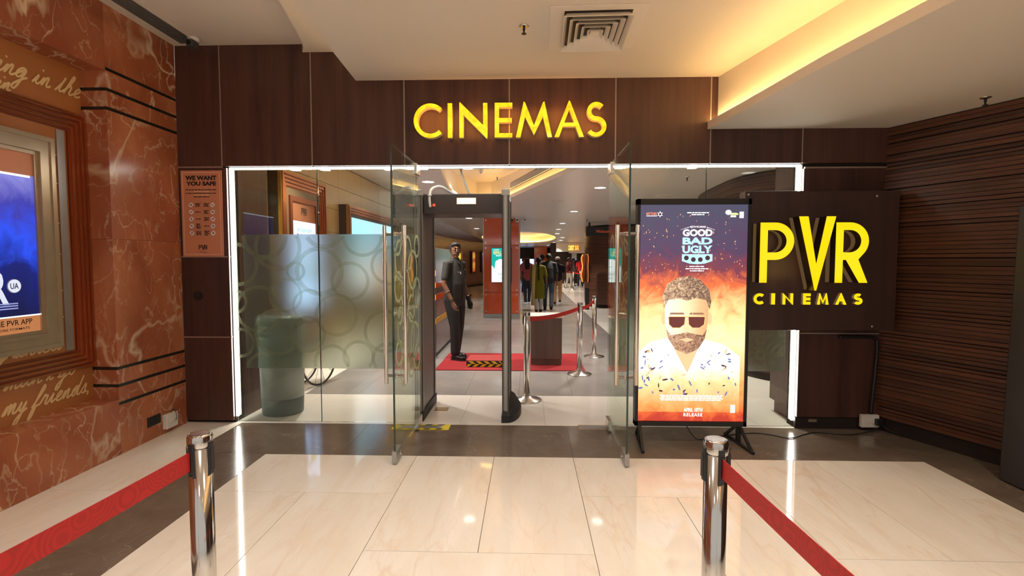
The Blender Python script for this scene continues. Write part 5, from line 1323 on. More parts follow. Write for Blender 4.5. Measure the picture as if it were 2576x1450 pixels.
ps = MB().box(-0.425, 0.425, -0.872, 0.872, 0, 0.003).build('poster_print', 'fire_print', sd, (0, -0.066, 1.068)); ps.rotation_euler = (R(90), 0, 0)
def Q(pts): return [((X / 3.717 - 142) * 0.00315, (108 - Y / 3.717) * 0.00319) for X, Y in pts]
emat('ink_skin', (1.0, 0.50, 0.26), 1.15); emat('ink_skin_hot', (1.0, 0.80, 0.52), 1.35); emat('ink_hair', (0.36, 0.20, 0.12), 0.9); emat('ink_beard', (0.40, 0.20, 0.12), 0.8); emat('ink_lens', (0.16, 0.03, 0.025), 0.9)
emat('ink_gold', (0.95, 0.55, 0.22), 1.1); emat('ink_shirt', (0.92, 0.86, 0.86), 1.35); emat('ink_dark', (0.06, 0.02, 0.03), 0.8); emat('ink_shirt_blue', (0.18, 0.22, 0.45), 0.9); emat('ink_white', (1, 1, 1), 1.15); emat('ink_cyan', (0.45, 0.85, 1.0), 1.1); emat('ink_spark', (1.0, 0.42, 0.16), 1.6)
def el(cx, cy, rx, ry, a0=0, a1=360, n=24): return [(cx + rx * math.cos(R(a0 + (a1 - a0) * i / n)), cy + ry * math.sin(R(a0 + (a1 - a0) * i / n))) for i in range(n if a1 - a0 >= 360 else n + 1)]
# a plain generic man: shoulders, shirt, neck, head, hair, beard, dark glasses
poly_part('printed_shirt', Q([(20, 1330), (20, 760), (150, 660), (330, 620), (480, 700), (640, 640), (820, 680), (985, 800), (985, 1330)]), 0.0036, screen_mat('ink_shirt_fire', [(0.0, (0.55, 0.06, 0.02)), (0.06, (0.95, 0.25, 0.06)), (0.18, (1.0, 0.55, 0.25)), (0.28, (1.0, 0.88, 0.78)), (0.5, (0.95, 0.92, 0.95)), (1.0, (1.0, 0.95, 0.9))], 1.3, 5.0, 1, 0.872, 0.16), ps)
poly_part('printed_neck', Q([(360, 560), (600, 560), (600, 700), (490, 960), (350, 700)]), 0.0042, 'ink_skin', ps)
for sx, pts in ((0, [(350, 640), (290, 660), (330, 860), (490, 960), (360, 720)]), (1, [(600, 640), (660, 660), (640, 860), (490, 960), (600, 720)])): poly_part('printed_collar', Q(pts), 0.0046, 'ink_white', ps)
random.seed(11)
for k in range(80):
    X, Y = random.uniform(50, 960), random.uniform(740, 1160)
    if 340 < X < 620 and Y < 960: continue
    a = random.uniform(0, 3.1); r1, r2 = random.uniform(12, 34), random.uniform(5, 11)
    poly_part('shirt_motif', Q([(X + r1 * math.cos(t) * math.cos(a) - r2 * math.sin(t) * math.sin(a), Y + r1 * math.cos(t) * math.sin(a) + r2 * math.sin(t) * math.cos(a)) for t in [2 * PI * i / 7 for i in range(7)]]), 0.0044, random.choice(('ink_shirt_blue', 'ink_dark', 'ink_skin')), ps)
poly_part('printed_face', Q([(270, 330), (300, 250), (480, 220), (650, 250), (680, 330), (675, 480), (650, 620), (590, 720), (480, 770), (370, 720), (305, 620), (275, 480)]), 0.0050, screen_mat('ink_face', [(0.0, (1, 0.86, 0.62)), (0.4, (1, 0.66, 0.38)), (0.65, (0.95, 0.42, 0.2)), (1.0, (0.7, 0.25, 0.1))], 1.2, 6.0, 0, 0.2, 0.15), ps)
for sx in (385, 570): poly_part('printed_eyebrow', Q([(sx - 70, 405), (sx + 70, 405), (sx + 60, 388), (sx - 60, 388)]), 0.0052, 'ink_beard', ps)
poly_part('printed_beard', Q([(285, 540), (330, 600), (400, 590), (480, 570), (560, 590), (630, 600), (668, 540), (650, 630), (590, 730), (480, 780), (370, 730), (305, 630)]), 0.0054, screen_mat('ink_beard_print', [(0.2, (0.9, 0.62, 0.4)), (0.45, (0.5, 0.26, 0.15)), (0.65, (0.2, 0.09, 0.06))], 0.9, 50.0, 0, 0.9, 1.2), ps)
poly_part('printed_mouth', Q([(410, 640), (480, 625), (550, 640), (480, 665)]), 0.0057, 'ink_skin', ps)
poly_part('printed_hair', Q([(262, 360), (245, 240), (290, 120), (390, 60), (500, 45), (600, 80), (680, 170), (705, 280), (690, 360), (655, 270), (560, 250), (480, 275), (400, 255), (300, 270)]), 0.0055, screen_mat('ink_hair_print', [(0.2, (0.98, 0.72, 0.45)), (0.4, (0.5, 0.30, 0.18)), (0.6, (0.12, 0.06, 0.04)), (0.8, (0.5, 0.28, 0.16))], 1.0, 45.0, 0, 0.9, 1.3), ps)
for cx in (385, 570):
    poly_part('glasses_rim', Q([(cx - 82, 420), (cx + 82, 420), (cx + 74, 500), (cx + 30, 535), (cx - 40, 535), (cx - 76, 500)]), 0.0058, 'ink_gold', ps)
    poly_part('glasses_lens', Q([(cx - 76, 428), (cx + 76, 428), (cx + 69, 497), (cx + 28, 528), (cx - 38, 528), (cx - 71, 497)]), 0.0061, 'ink_lens', ps)
poly_part('glasses_bridge', Q([(455, 422), (500, 422), (500, 436), (455, 436)]), 0.0058, 'ink_gold', ps)
poly_part('printed_nose', Q([(465, 450), (495, 450), (520, 558), (480, 572), (440, 558)]), 0.0056, emat('ink_nose', (1.0, 0.60, 0.34), 1.15), ps)
for sx in (262, 690): poly_part('printed_ear', Q(el(sx, 440, 22, 60, n=14)), 0.0049, 'ink_skin', ps)
# flames and sparks
mb = MB()
for k in range(150):
    x = random.uniform(-0.41, 0.41); y_ = random.uniform(0.2, 0.8) if random.random() < 0.85 else random.uniform(-0.8, 0.2)
    a = random.uniform(0.8, 2.2); r1, r2 = random.uniform(0.003, 0.012), random.uniform(0.0012, 0.003)
    if abs(x) > 0.40: continue
    mb.add([(x + r1 * math.cos(a), y_ + r1 * math.sin(a), 0.0068), (x - r2 * math.sin(a), y_ + r2 * math.cos(a), 0.0068), (x - r1 * math.cos(a), y_ - r1 * math.sin(a), 0.0068), (x + r2 * math.sin(a), y_ - r2 * math.cos(a), 0.0068)], [(0, 1, 2, 3)])
o = mb.build('sparks', 'ink_spark', ps); o['kind'] = 'stuff'
# lettering of the poster
text('star_name', 'AJITH KUMAR', 0.03, 0.695, 0.007, 'ink_white', ps, 0.13, 0.018, 0.02)
for k in range(6):
    for sx in (-1, 1): poly_part('dot', el(0.03 + sx * (0.075 + 0.011 * k), 0.692 - 0.0035 * k, 0.004 - 0.0003 * k, 0.004 - 0.0003 * k, n=8), 0.007, 'ink_white', ps)
for s_, y_, h_ in (('GOOD', 0.650, 0.056), ('BAD', 0.585, 0.056), ('UGLY', 0.518, 0.062)): text('title_word', s_, 0.03, y_, 0.007, 'ink_cyan' if s_ != 'GOOD' else 'ink_white', ps, 0.235, h_, 0.045)
poly_part('title_base', [(-0.09, 0.48), (0.15, 0.48), (0.15, 0.425), (0.09, 0.405), (0.03, 0.40), (-0.03, 0.405), (-0.09, 0.425)], 0.0069, 'ink_cyan', ps)
for cx, cy in ((-0.055, 0.45), (0.0, 0.437), (0.055, 0.437), (0.112, 0.45)): poly_part('title_hole', el(cx, cy, 0.019, 0.019, n=18), 0.0072, 'ink_dark', ps)
for y_, w_ in ((0.382, 0.12), (0.364, 0.18), (0.347, 0.11), (0.808, 0.17), (0.793, 0.10)): fine_print('credit_line', 0.03, y_, 0.007, w_, 0.008, 'ink_white', ps)
text('studio_logo', 'MYTHRI', -0.335, 0.800, 0.007, emat('ink_red', (1.0, 0.25, 0.12), 1.1), ps, 0.08, 0.022, 0.02)
MB().box(-0.375, -0.292, 0.781, 0.786, 0.0066, 0.007).build('studio_logo', 'ink_white', ps)
star = [(-0.268 + (0.024 if i % 2 == 0 else 0.012) * math.cos(R(90 + 30 * i)), 0.797 + (0.026 if i % 2 == 0 else 0.012) * math.sin(R(90 + 30 * i))) for i in range(12)]
poly_part('studio_logo', star, 0.007, 'ink_white', ps); poly_part('studio_logo', el(-0.268, 0.797, 0.010, 0.010, n=10), 0.0073, 'ink_dark', ps)
poly_part('distributor_logo', el(0.268, 0.81, 0.024, 0.020, 0, 360, 16), 0.007, 'ink_white', ps); poly_part('distributor_logo', [(0.285, 0.79), (0.345, 0.79), (0.345, 0.80), (0.33, 0.806), (0.285, 0.806)], 0.007, emat('ink_lime', (0.9, 1.0, 0.35), 1.0), ps)
poly_part('distributor_logo', [(0.285, 0.772), (0.328, 0.772), (0.328, 0.786), (0.285, 0.786)], 0.007, 'ink_white', ps); poly_part('rating_box', [(0.355, 0.765), (0.388, 0.765), (0.388, 0.815), (0.355, 0.815)], 0.007, 'ink_white', ps)
for k in range(4):
    x = -0.25 + 0.012 * (k % 2)
    while x < 0.24:
        w_ = random.uniform(0.012, 0.05); MB().box(x, x + w_, -0.665 - 0.0125 * k, -0.657 - 0.0125 * k, 0.0068, 0.0072).build('credit_block', 'ink_white', ps); x += w_ + 0.006
text('release_text', 'APRIL 10TH', 0.02, -0.778, 0.0072, 'ink_white', ps, 0.15, 0.032, 0.03)
text('release_text', 'RELEASE', 0.02, -0.818, 0.0072, 'ink_white', ps, 0.15, 0.028, 0.03, 0, 1.25)
poly_part('rating_box', [(0.318, -0.80), (0.355, -0.80), (0.355, -0.735), (0.318, -0.735)], 0.0071, 'ink_white', ps)
random.seed(5)
# ================================================================== PEOPLE
def capsule(mb, pts, rads, n=12):
    """closed tapered limb with rounded ends"""
    P = [Vector(p) for p in pts]; Rr = [r if isinstance(r, tuple) else (r, r) for r in rads]
    d0 = (P[0] - P[1]).normalized(); d1 = (P[-1] - P[-2]).normalized()
    m0, m1 = min(Rr[0]), min(Rr[-1])
    sc = lambda r, k: (r[0] * k, r[1] * k)
    pts2 = [P[0] + d0 * m0 * 0.95, P[0] + d0 * m0 * 0.6] + P + [P[-1] + d1 * m1 * 0.6, P[-1] + d1 * m1 * 0.95]
    rr = [sc(Rr[0], 0.25), sc(Rr[0], 0.78)] + Rr + [sc(Rr[-1], 0.78), sc(Rr[-1], 0.25)]
    mb.tube(pts2, rr, n)
def ellip(mb, c, r, n=16, k=9):
    pts, rr = [], []
    for i in range(k):
        a = PI * (i + 0.35) / (k - 0.3); pts.append((c[0], c[1], c[2] - r[2] * math.cos(a))); rr.append((max(r[0] * math.sin(a), 0.002), max(r[1] * math.sin(a), 0.002)))
    mb.tube(pts, rr, n)
def lerp(a, b, t): return tuple(x + (y - x) * t for x, y in zip(a, b))
def hand(mb, wrist, d, wide, curl, thumb, s=1.0):
    """palm, four bent fingers of unequal length and a thumb from the side of the palm"""
    w, d, wide, curl, thumb = [Vector(v) for v in (wrist, d, wide, curl, thumb)]
    d.normalize(); wide.normalize(); curl.normalize(); thumb.normalize()
    kn = w + d * 0.085 * s
    for o in (-0.026, -0.009, 0.009, 0.026): capsule(mb, [w + wide * o * 0.6 * s, kn + wide * o * s], [0.0135 * s, 0.012 * s], 8)
    for o, l in ((-0.030, 0.062), (-0.010, 0.076), (0.010, 0.082), (0.030, 0.070)):
        a = kn + wide * o * s; b = a + (d * 0.8 + curl * 0.35).normalized() * l * 0.45 * s; c = b + (d * 0.5 + curl * 0.75).normalized() * l * 0.32 * s; e = c + (d * 0.15 + curl * 0.9).normalized() * l * 0.25 * s
        capsule(mb, [a, b, c, e], [0.0095 * s, 0.009 * s, 0.008 * s, 0.007 * s], 8)
    a = w + d * 0.03 * s + thumb * 0.026 * s; b = a + (d * 0.7 + thumb * 0.6).normalized() * 0.035 * s; c = b + (d * 0.9 + thumb * 0.1 + curl * 0.3).normalized() * 0.03 * s
    capsule(mb, [w + d * 0.015 * s, a, b, c], [0.013 * s, 0.0125 * s, 0.010 * s, 0.008 * s], 8)
def skinmat(name, c): return mat(name, c, 0.5, var=0.05, vscale=(20, 20, 20))
skinmat('skin_brown', (0.17, 0.072, 0.040)); skinmat('skin_tan', (0.26, 0.12, 0.065))
mat('hair_black', (0.008, 0.0065, 0.0065), 0.7); mat('hair_dark', (0.022, 0.014, 0.010), 0.4)
mat('uniform_grey', (0.027, 0.026, 0.0225), 0.8, var=0.08, vscale=(30, 30, 30), bump=0.25, bscale=40); mat('trouser_black', (0.016, 0.015, 0.015), 0.8, var=0.1, vscale=(20, 20, 20), bump=0.25, bscale=30)
mat('leather_black', (0.010, 0.0095, 0.009), 0.3); mat('glove_black', (0.020, 0.021, 0.023), 0.75)
def cloth(name, c, var=0.10): return mat(name, c, 0.85, var=var, vscale=(25, 25, 25), bump=0.2, bscale=40)
cloth('kurta_olive', srgb(132, 124, 22)[:3]); cloth('dupatta_cream', srgb(222, 196, 130)[:3]); cloth('white_cotton', (0.75, 0.72, 0.68)); cloth('denim', (0.06, 0.085, 0.12)); cloth('dark_denim', (0.018, 0.022, 0.035))
cloth('print_shirt', (0.030, 0.032, 0.036), 0.5); cloth('pink_shirt', srgb(170, 82, 86)[:3]); cloth('cream_shirt', (0.55, 0.50, 0.38)); cloth('black_shirt', (0.014, 0.014, 0.018)); cloth('khaki', srgb(186, 140, 96)[:3])
cloth('maroon_shirt', srgb(92, 26, 34)[:3]); cloth('red_shirt', srgb(200, 28, 30)[:3]); cloth('brown_shoe', srgb(70, 34, 20)[:3]); cloth('bow_red', srgb(214, 40, 60)[:3])
def part_from(chains, name, m, parent, voxel, smooth, clip_z=None):
    mb = MB()
    for f in chains: f(mb)
    me = remeshed(mb.mesh(name), voxel, smooth)
    me.materials.clear(); return obj(name, me, m, parent)
def person(label, loc, rz, h, skin='skin_brown', hair='hair_black', top='black_shirt', bottom='denim', shoe='leather_black', group=None, fl=(0.085, 0.0, 0), fr=(-0.085, 0.0, 0), kl=None, kr=None,
           al=None, ar=None, sleeve=0.55, girth=1.0, voxel=0.014, female=False, skirt=None, hair_style='short', head_yaw=0.0, detail=False, gloveL=False, top_hem=0.84):
    """front faces local -Y; fl/fr ankle x,y,lift; al/ar (elbow, wrist) joints"""
    sm = 4 if detail else 3
    sh = 0.165 if female else 0.19; g = girth
    hipw = 0.088
    HL, HR = (hipw, 0, 0.90), (-hipw, 0, 0.90)
    AL, AR = (fl[0], fl[1], 0.085 + fl[2]), (fr[0], fr[1], 0.085 + fr[2])
    KL = kl or (lerp(HL, AL, 0.5)[0] + 0.005, lerp(HL, AL, 0.5)[1] - 0.03, 0.49); KR = kr or (lerp(HR, AR, 0.5)[0] - 0.005, lerp(HR, AR, 0.5)[1] - 0.03, 0.49)
    SL, SR = (sh, 0.0, 1.405), (-sh, 0.0, 1.405)
    EL, WL = al or ((sh + 0.055, 0.02, 1.12), (sh + 0.055, -0.05, 0.865)); ER, WR = ar or ((-sh - 0.055, 0.02, 1.12), (-sh - 0.055, -0.05, 0.865))
    hy = Matrix.Rotation(head_yaw, 4, 'Z')
    def hp(x, y, z): v = hy @ Vector((x, y, 0)); return (v.x, v.y - 0.012, z - 0.022)
    # ---- body: one continuous skin surface
    mb = MB()
    capsule(mb, [(0, 0, 0.90), (0, 0, 1.05), (0, 0, 1.25), (0, 0, 1.38)], [(0.13 * g, 0.095), (0.12 * g, 0.09), (0.145, 0.095), (0.14, 0.075)], 16)
    capsule(mb, [(0, 0, 1.38), (0, -0.005, 1.50), (0, -0.012, 1.56)], [0.062, 0.053, 0.052], 14)
    for S, E, Wt, sx in ((SL, EL, WL, 1), (SR, ER, WR, -1)):
        capsule(mb, [lerp(S, (0, 0, 1.38), 0.35), S, lerp(S, E, 0.5), E], [0.05, 0.048, 0.043, 0.037], 12)
        capsule(mb, [E, lerp(E, Wt, 0.35), Wt], [0.037, 0.036, 0.026], 12)
        dd = Vector(Wt) - Vector(E)
        hand(mb, Wt, (dd.x * 0.6, dd.y * 0.6, dd.z), (0, 1, 0.1), (-sx * 0.6, -0.4, -0.1), (0, -1, -0.15), 1.0)
    for Hh, Kk, Aa in ((HL, KL, AL), (HR, KR, AR)):
        capsule(mb, [Hh, Kk, Aa, (Aa[0], Aa[1] - 0.05, Aa[2] - 0.035)], [0.075, 0.052, 0.038, 0.03], 12)
    # head: skull, jaw, nose, ears
    hm = MB()
    ellip(hm, (0, 0.008, 1.622), (0.074, 0.094, 0.100))
    capsule(hm, [(0, -0.018, 1.60), (0, -0.036, 1.545), (0, -0.050, 1.523)], [(0.063, 0.062), (0.054, 0.050), (0.030, 0.028)], 14)
    capsule(hm, [(0, -0.088, 1.632), (0, -0.102, 1.606), (0, -0.100, 1.594)], [0.008, 0.0115, 0.014], 8)
    capsule(hm, [(-0.03, -0.086, 1.645), (0.03, -0.086, 1.645)], [0.010, 0.010], 8)
    capsule(hm, [(-0.018, -0.086, 1.563), (0.018, -0.086, 1.563)], [0.009, 0.009], 8)
    for sx in (-1, 1): capsule(hm, [(sx * 0.077, 0.012, 1.632), (sx * 0.079, 0.014, 1.612), (sx * 0.074, 0.010, 1.594)], [(0.008, 0.018), (0.009, 0.017), (0.007, 0.010)], 8)
    hm.v = [hp(*v) for v in hm.v]
    o_ = len(mb.v); mb.v += hm.v; mb.f += [tuple(i + o_ for i in f) for f in hm.f]; mb.mi += hm.mi; mb.sm += hm.sm
    me = remeshed(mb.mesh('person'), 0.0065 if detail else voxel * 0.75, 2); me.materials.clear()
    body = obj('person', me, skin, None, loc, (0, 0, rz)); k = h / 1.72; body.scale = (k, k, k)
    tag(body, label, 'person', group)
    V = 0.009 if detail else voxel
    # ---- shirt / kurta
    tp = MB()
    if skirt:
        capsule(tp, [(0, 0, skirt), (0, 0, 0.62), (0, 0.01, 0.86), (0, 0, 1.06), (0, 0, 1.26), (0, 0, 1.39)], [(0.20, 0.145), (0.19, 0.14), (0.19, 0.15), (0.145, 0.115), (0.168, 0.118), (0.15, 0.09)], 20)
    else:
        capsule(tp, [(0, 0, top_hem), (0, 0, 0.96), (0, -0.012 * g, 1.10), (0, 0, 1.26), (0, 0, 1.38)], [(0.172 * g, 0.125 * g), (0.168 * g, 0.128 * g), (0.158 * g, 0.130 * g), (0.168, 0.122), (0.150, 0.092)], 20)
    capsule(tp, [(-sh + 0.015, 0, 1.385), (-0.07, 0.004, 1.418), (0, 0.005, 1.425), (0.07, 0.004, 1.418), (sh - 0.015, 0, 1.385)], [0.054, 0.058, 0.064, 0.058, 0.054], 14)
    for S, E, Wt in ((SL, EL, WL), (SR, ER, WR)):
        if sleeve <= 1: capsule(tp, [lerp(S, (0, 0, 1.36), 0.3), S, lerp(S, E, sleeve)], [0.060, 0.058, 0.053], 14)
        else: capsule(tp, [lerp(S, (0, 0, 1.36), 0.3), S, E, lerp(E, Wt, sleeve - 1)], [0.060, 0.057, 0.050, 0.042], 14)
    tm = remeshed(tp.mesh('shirt'), V, sm)
    hem = skirt or top_hem
    for v in tm.vertices:
        if v.co.z < hem and abs(v.co.x) < 0.235: v.co.z = hem
    tm.materials.clear(); shirt = obj('kurta' if skirt else 'shirt', tm, top, body)
    MB().ring((0, -0.004), 0.070, 0.060, 1.446, 1.482, 24).build('collar', top, shirt)
    # ---- trousers
    bt = MB()
    if not skirt or skirt: capsule(bt, [(0, 0, 0.86), (0, 0, 0.98)], [(0.155 * g, 0.118 * g), (0.150 * g, 0.115 * g)], 18)
    for Hh, Kk, Aa in ((HL, KL, AL), (HR, KR, AR)):
        capsule(bt, [(Hh[0], 0.008, 0.88), lerp(Hh, Kk, 0.45), Kk, lerp(Kk, Aa, 0.55), (Aa[0], Aa[1] + 0.004, Aa[2] + 0.015)], [(a_ * (1.1 if detail else 1), b_ * (1.1 if detail else 1)) for a_, b_ in ((0.092, 0.105), (0.086, 0.094), (0.066, 0.072), (0.060, 0.066), (0.057, 0.066))], 14)
    bm_ = remeshed(bt.mesh('trousers'), V, sm); bm_.materials.clear(); obj('trousers', bm_, bottom, body)
    # ---- shoes
    for Aa in (AL, AR):
        sb = MB(); z0 = Aa[2] - 0.085
        capsule(sb, [(Aa[0], Aa[1] + 0.035, z0 + 0.036), (Aa[0], Aa[1] - 0.04, z0 + 0.038), (Aa[0] * 1.05, Aa[1] - 0.14, z0 + 0.030)], [(0.040, 0.040), (0.048, 0.042), (0.046, 0.036)], 14)
        capsule(sb, [(Aa[0], Aa[1] + 0.01, z0 + 0.05), (Aa[0], Aa[1] + 0.008, z0 + 0.13)], [0.050, 0.047], 14)
        s_ = remeshed(sb.mesh('shoe'), V * 0.9, 2)
        for v in s_.vertices: v.co.z = max(v.co.z, z0)
        s_.materials.clear(); sho = obj('shoe', s_, shoe, body)
        if detail: MB().box(Aa[0] - 0.045, Aa[0] + 0.045, Aa[1] - 0.165, Aa[1] + 0.066, z0, z0 + 0.014, bev=0.006).build('sole', 'black_rubber', sho)
    # ---- hair
    hb = MB()
    ellip(hb, (0, 0.017, 1.640), (0.086, 0.100, 0.094))
    if hair_style == 'short':
        capsule(hb, [(-0.048, -0.050, 1.690), (0.0, -0.064, 1.700), (0.048, -0.050, 1.690)], [0.022, 0.024, 0.022], 10); capsule(hb, [(0, 0.075, 1.62), (0, 0.072, 1.565)], [(0.055, 0.03), (0.045, 0.02)], 10)
    if hair_style == 'braid': capsule(hb, [(0, 0.07, 1.62), (0, 0.085, 1.56), (0, 0.08, 1.5)], [(0.06, 0.04), (0.045, 0.035), (0.03, 0.026)], 10)
    if hair_style == 'long': capsule(hb, [(0, 0.05, 1.64), (0, 0.085, 1.52), (0, 0.10, 1.40), (0, 0.115, 1.28)], [(0.08, 0.06), (0.088, 0.05), (0.09, 0.04), (0.08, 0.03)], 14)
    hmx = remeshed(hb.mesh('hair'), 0.007 if detail else voxel * 0.8, 1)
    # trim the hairline off the face
    bmh = bmesh.new(); bmh.from_mesh(hmx)
    bmesh.ops.delete(bmh, geom=[f for f in bmh.faces if (f.calc_center_median().y < -0.036 and f.calc_center_median().z < 1.676) or (f.calc_center_median().y < 0.004 and f.calc_center_median().z < 1.615)], context='FACES')
    bmh.to_mesh(hmx); bmh.free()
    for v in hmx.vertices: v.co = hp(*v.co)
    hmx.materials.clear(); ho = obj('hair', hmx, hair, body)
    if hair_style == 'braid':
        bb = MB()
        for i in range(15):
            z = 1.50 - i * 0.035; ellip(bb, (0.012 * (1 if i % 2 else -1), 0.095 + 0.045 * math.sin(min(i, 8) / 8 * PI / 2), z), (0.026 - 0.0006 * i, 0.022, 0.026), 8, 6)
        bb.build('braid', hair, ho)
    if hair_style == 'long': MB().prism([(-0.05, 0.0), (0, 0.025), (0.05, 0.0), (0.05, 0.05), (0.0, 0.03), (-0.05, 0.05)], -0.012, 0.012).build('hair_bow', 'bow_red', ho, (0, 0.12, 1.62))
    # ---- face
    emw, emd = mat('eye_white', (0.62, 0.58, 0.54), 0.3), mat('eye_dark', (0.012, 0.008, 0.006), 0.2)
    for sx in (-1, 1):
        c = hp(sx * 0.030, -0.082, 1.628); e = MB(); ellip(e, (0, 0, 0), (0.0115, 0.008, 0.0065), 10, 7); ey = e.build('eye', emw, body, c); ey.rotation_euler = (0, 0, head_yaw)
        i_ = MB(); ellip(i_, (0, -0.0062, 0), (0.005, 0.003, 0.0055), 8, 6); i_.build('iris', emd, ey)
        br = MB().tube([hp(sx * 0.014, -0.0955, 1.649), hp(sx * 0.031, -0.0955, 1.655), hp(sx * 0.048, -0.080, 1.648)], [0.0035, 0.0045, 0.003], 6).build('eyebrow', hair, body)
    return body, dict(SL=SL, SR=SR, EL=EL, ER=ER, WL=WL, WR=WR, hp=hp, shirt=shirt)

# ---------------- the guard
gd, J = person('security guard in grey shirt and black trousers with one black glove, standing by the carpet', (-1.10, 7.66, 0.013), R(63), 1.765, 'skin_brown', 'hair_black', 'uniform_grey', 'trouser_black', 'leather_black',
               None, (0.10, 0.05, 0), (-0.085, -0.07, 0), None, None, ((0.27, 0.035, 1.11), (0.285, -0.055, 0.86)), ((-0.265, 0.0, 1.105), (-0.245, -0.13, 0.865)), 0.72, 1.10, 0.012, False, None, 'short', R(-40), True, False, 0.87)
hp = J['hp']
MB().tube([hp(-0.034, -0.098, 1.575), hp(-0.018, -0.109, 1.583), hp(0, -0.111, 1.585), hp(0.018, -0.109, 1.583), hp(0.034, -0.098, 1.575)], [0.006, 0.0115, 0.010, 0.0115, 0.006], 8).build('moustache', 'hair_black', gd)
MB().tube([hp(-0.016, -0.096, 1.5625), hp(0, -0.0985, 1.562), hp(0.016, -0.096, 1.5625)], 0.0040, 6).build('lip', mat('lip_brown', (0.14, 0.045, 0.035), 0.5), gd)
e = MB(); ellip(e, hp(0, -0.100, 1.662), (0.0035, 0.003, 0.008), 8, 6); e.build('forehead_mark', 'tape_yellow', gd)
gl_ = MB(); Wl = Vector(J['WL']); dd = Wl - Vector(J['EL'])
hand(gl_, Wl, (dd.x * 0.6, dd.y * 0.6, dd.z), (0, 1, 0.1), (-0.6, -0.4, -0.1), (0, -1, -0.15), 1.0)
capsule(gl_, [lerp(J['WL'], J['EL'], 0.14), J['WL']], [0.031, 0.031], 12)
gm = remeshed(gl_.mesh('glove'), 0.006, 0)
for v in gm.vertices: pass
gm.materials.clear(); go = obj('glove', gm, 'glove_black', gd)
ds_ = go.modifiers.new('puff', 'DISPLACE'); ds_.strength = 0.005; ds_.mid_level = 0.0
def bangle(c, d, r, t, m, nm):
    d = Vector(d).normalized(); q = d.to_track_quat('Z', 'Y')
    o = MB().ring((0, 0), r, r - t, -0.004, 0.004, 24).build(nm, m, gd, c); o.rotation_euler = q.to_euler(); return o
dR = Vector(J['WR']) - Vector(J['ER']); dL = Vector(J['WL']) - Vector(J['EL'])
bangle(lerp(J['ER'], J['WR'], 0.45), dR, 0.041, 0.006, 'steel', 'bangle'); bangle(lerp(J['ER'], J['WR'], 0.93), dR, 0.033, 0.005, 'black_plastic', 'wrist_thread')
bangle(lerp(J['EL'], J['WL'], 0.80), dL, 0.037, 0.006, 'steel', 'watch_strap')
MB().lathe([(0.018, 0), (0.018, 0.008)], n=18).build('watch_face', 'black_plastic', gd, (J['WL'][0] + 0.03, J['WL'][1] - 0.01, J['WL'][2] + 0.055)).rotation_euler = (0, R(90), 0)
MB().box(-0.034, 0.034, -0.004, 0.0, -0.008, 0.008, bev=0.001).build('name_badge', 'black_plastic', J['shirt'], (-0.085, -0.128, 1.275)).rotation_euler = (0, 0, R(-18))
MB().box(-0.026, 0.026, -0.0055, -0.004, -0.003, 0.003).build('badge_text', 'print_white', J['shirt'], (-0.085, -0.129, 1.278)).rotation_euler = (0, 0, R(-18))
MB().box(-0.004, 0.004, -0.008, 0.0, -0.02, 0.012).build('pen', 'print_white', J['shirt'], (-0.045, -0.134, 1.27))
MB().box(-0.014, 0.014, -0.003, 0.0, -0.004, 0.004).build('yellow_logo', 'tape_yellow', J['shirt'], (0.085, -0.124, 1.315)).rotation_euler = (0, 0, R(18))
MB().ribbon([(0.0, -0.1265, 0.89), (0.0, -0.142, 1.0), (0.0, -0.150, 1.10), (0.0, -0.134, 1.26), (0.0, -0.108, 1.38)], 0.012, 0.028) if False else None
mb = MB(); pz = [(0.86, -0.139), (0.96, -0.146), (1.10, -0.156), (1.20, -0.143), (1.28, -0.130), (1.38, -0.108)]
mb.add([(x, y + 0.004, z) for z, y in pz for x in (-0.014, 0.014)] + [(x, y - 0.003, z) for z, y in pz for x in (-0.014, 0.014)],
       [(2 * i, 2 * i + 1, 2 * i + 3, 2 * i + 2) for i in range(5)] + [(12 + 2 * i, 14 + 2 * i, 15 + 2 * i, 13 + 2 * i) for i in range(5)] + [(2 * i, 2 * i + 2, 14 + 2 * i, 12 + 2 * i) for i in range(5)] + [(2 * i + 1, 13 + 2 * i, 15 + 2 * i, 2 * i + 3) for i in range(5)])
mb.build('placket', 'uniform_grey', J['shirt'])
for sx in (-1, 1):
    MB().prism([(0, 0), (sx * 0.07, 0.03), (sx * 0.055, -0.05), (sx * 0.01, -0.06)][:: sx], 0, 0.006).build('collar_point', 'uniform_grey', J['shirt'], (0.0, -0.082, 1.445)).rotation_euler = (R(62), 0, 0)
for i in range(2):
    c = Vector(J['WR']) + Vector((0.02, -0.02 - 0.02 * i, -0.115))
    o = MB().ring((0, 0), 0.011, 0.009, -0.003, 0.003, 14).build('finger_ring', 'steel', gd, c)
# ---------------- visitors walking away
GW = 'visitors walking down the hall'
B = R(180)
kw, K2 = person('woman in olive kurta with cream shawl and long braid holding a phone', (0.31, 14.85, 0), B, 1.60, 'skin_tan', 'hair_black', 'kurta_olive', 'white_cotton', 'brown_shoe', GW, (0.07, 0.10, 0), (-0.07, -0.06, 0), None, None,
                ((0.235, 0.03, 1.13), (0.25, -0.02, 0.88)), ((-0.235, 0.03, 1.13), (-0.25, -0.03, 0.86)), 1.15, 1.0, 0.014, True, 0.42, 'braid')
mb = MB(); lay = [(0.13, -0.09, 1.30), (0.135, -0.02, 1.475), (0.14, 0.09, 1.42), (0.15, 0.135, 1.25), (0.16, 0.15, 1.0), (0.17, 0.165, 0.7), (0.175, 0.165, 0.40), (0.18, 0.16, 0.22)]
vs = []
for x, y_, z in lay: vs += [(x - 0.055, y_, z), (x + 0.055, y_, z), (x + 0.055, y_ + 0.014, z + 0.004), (x - 0.055, y_ + 0.014, z + 0.004)]
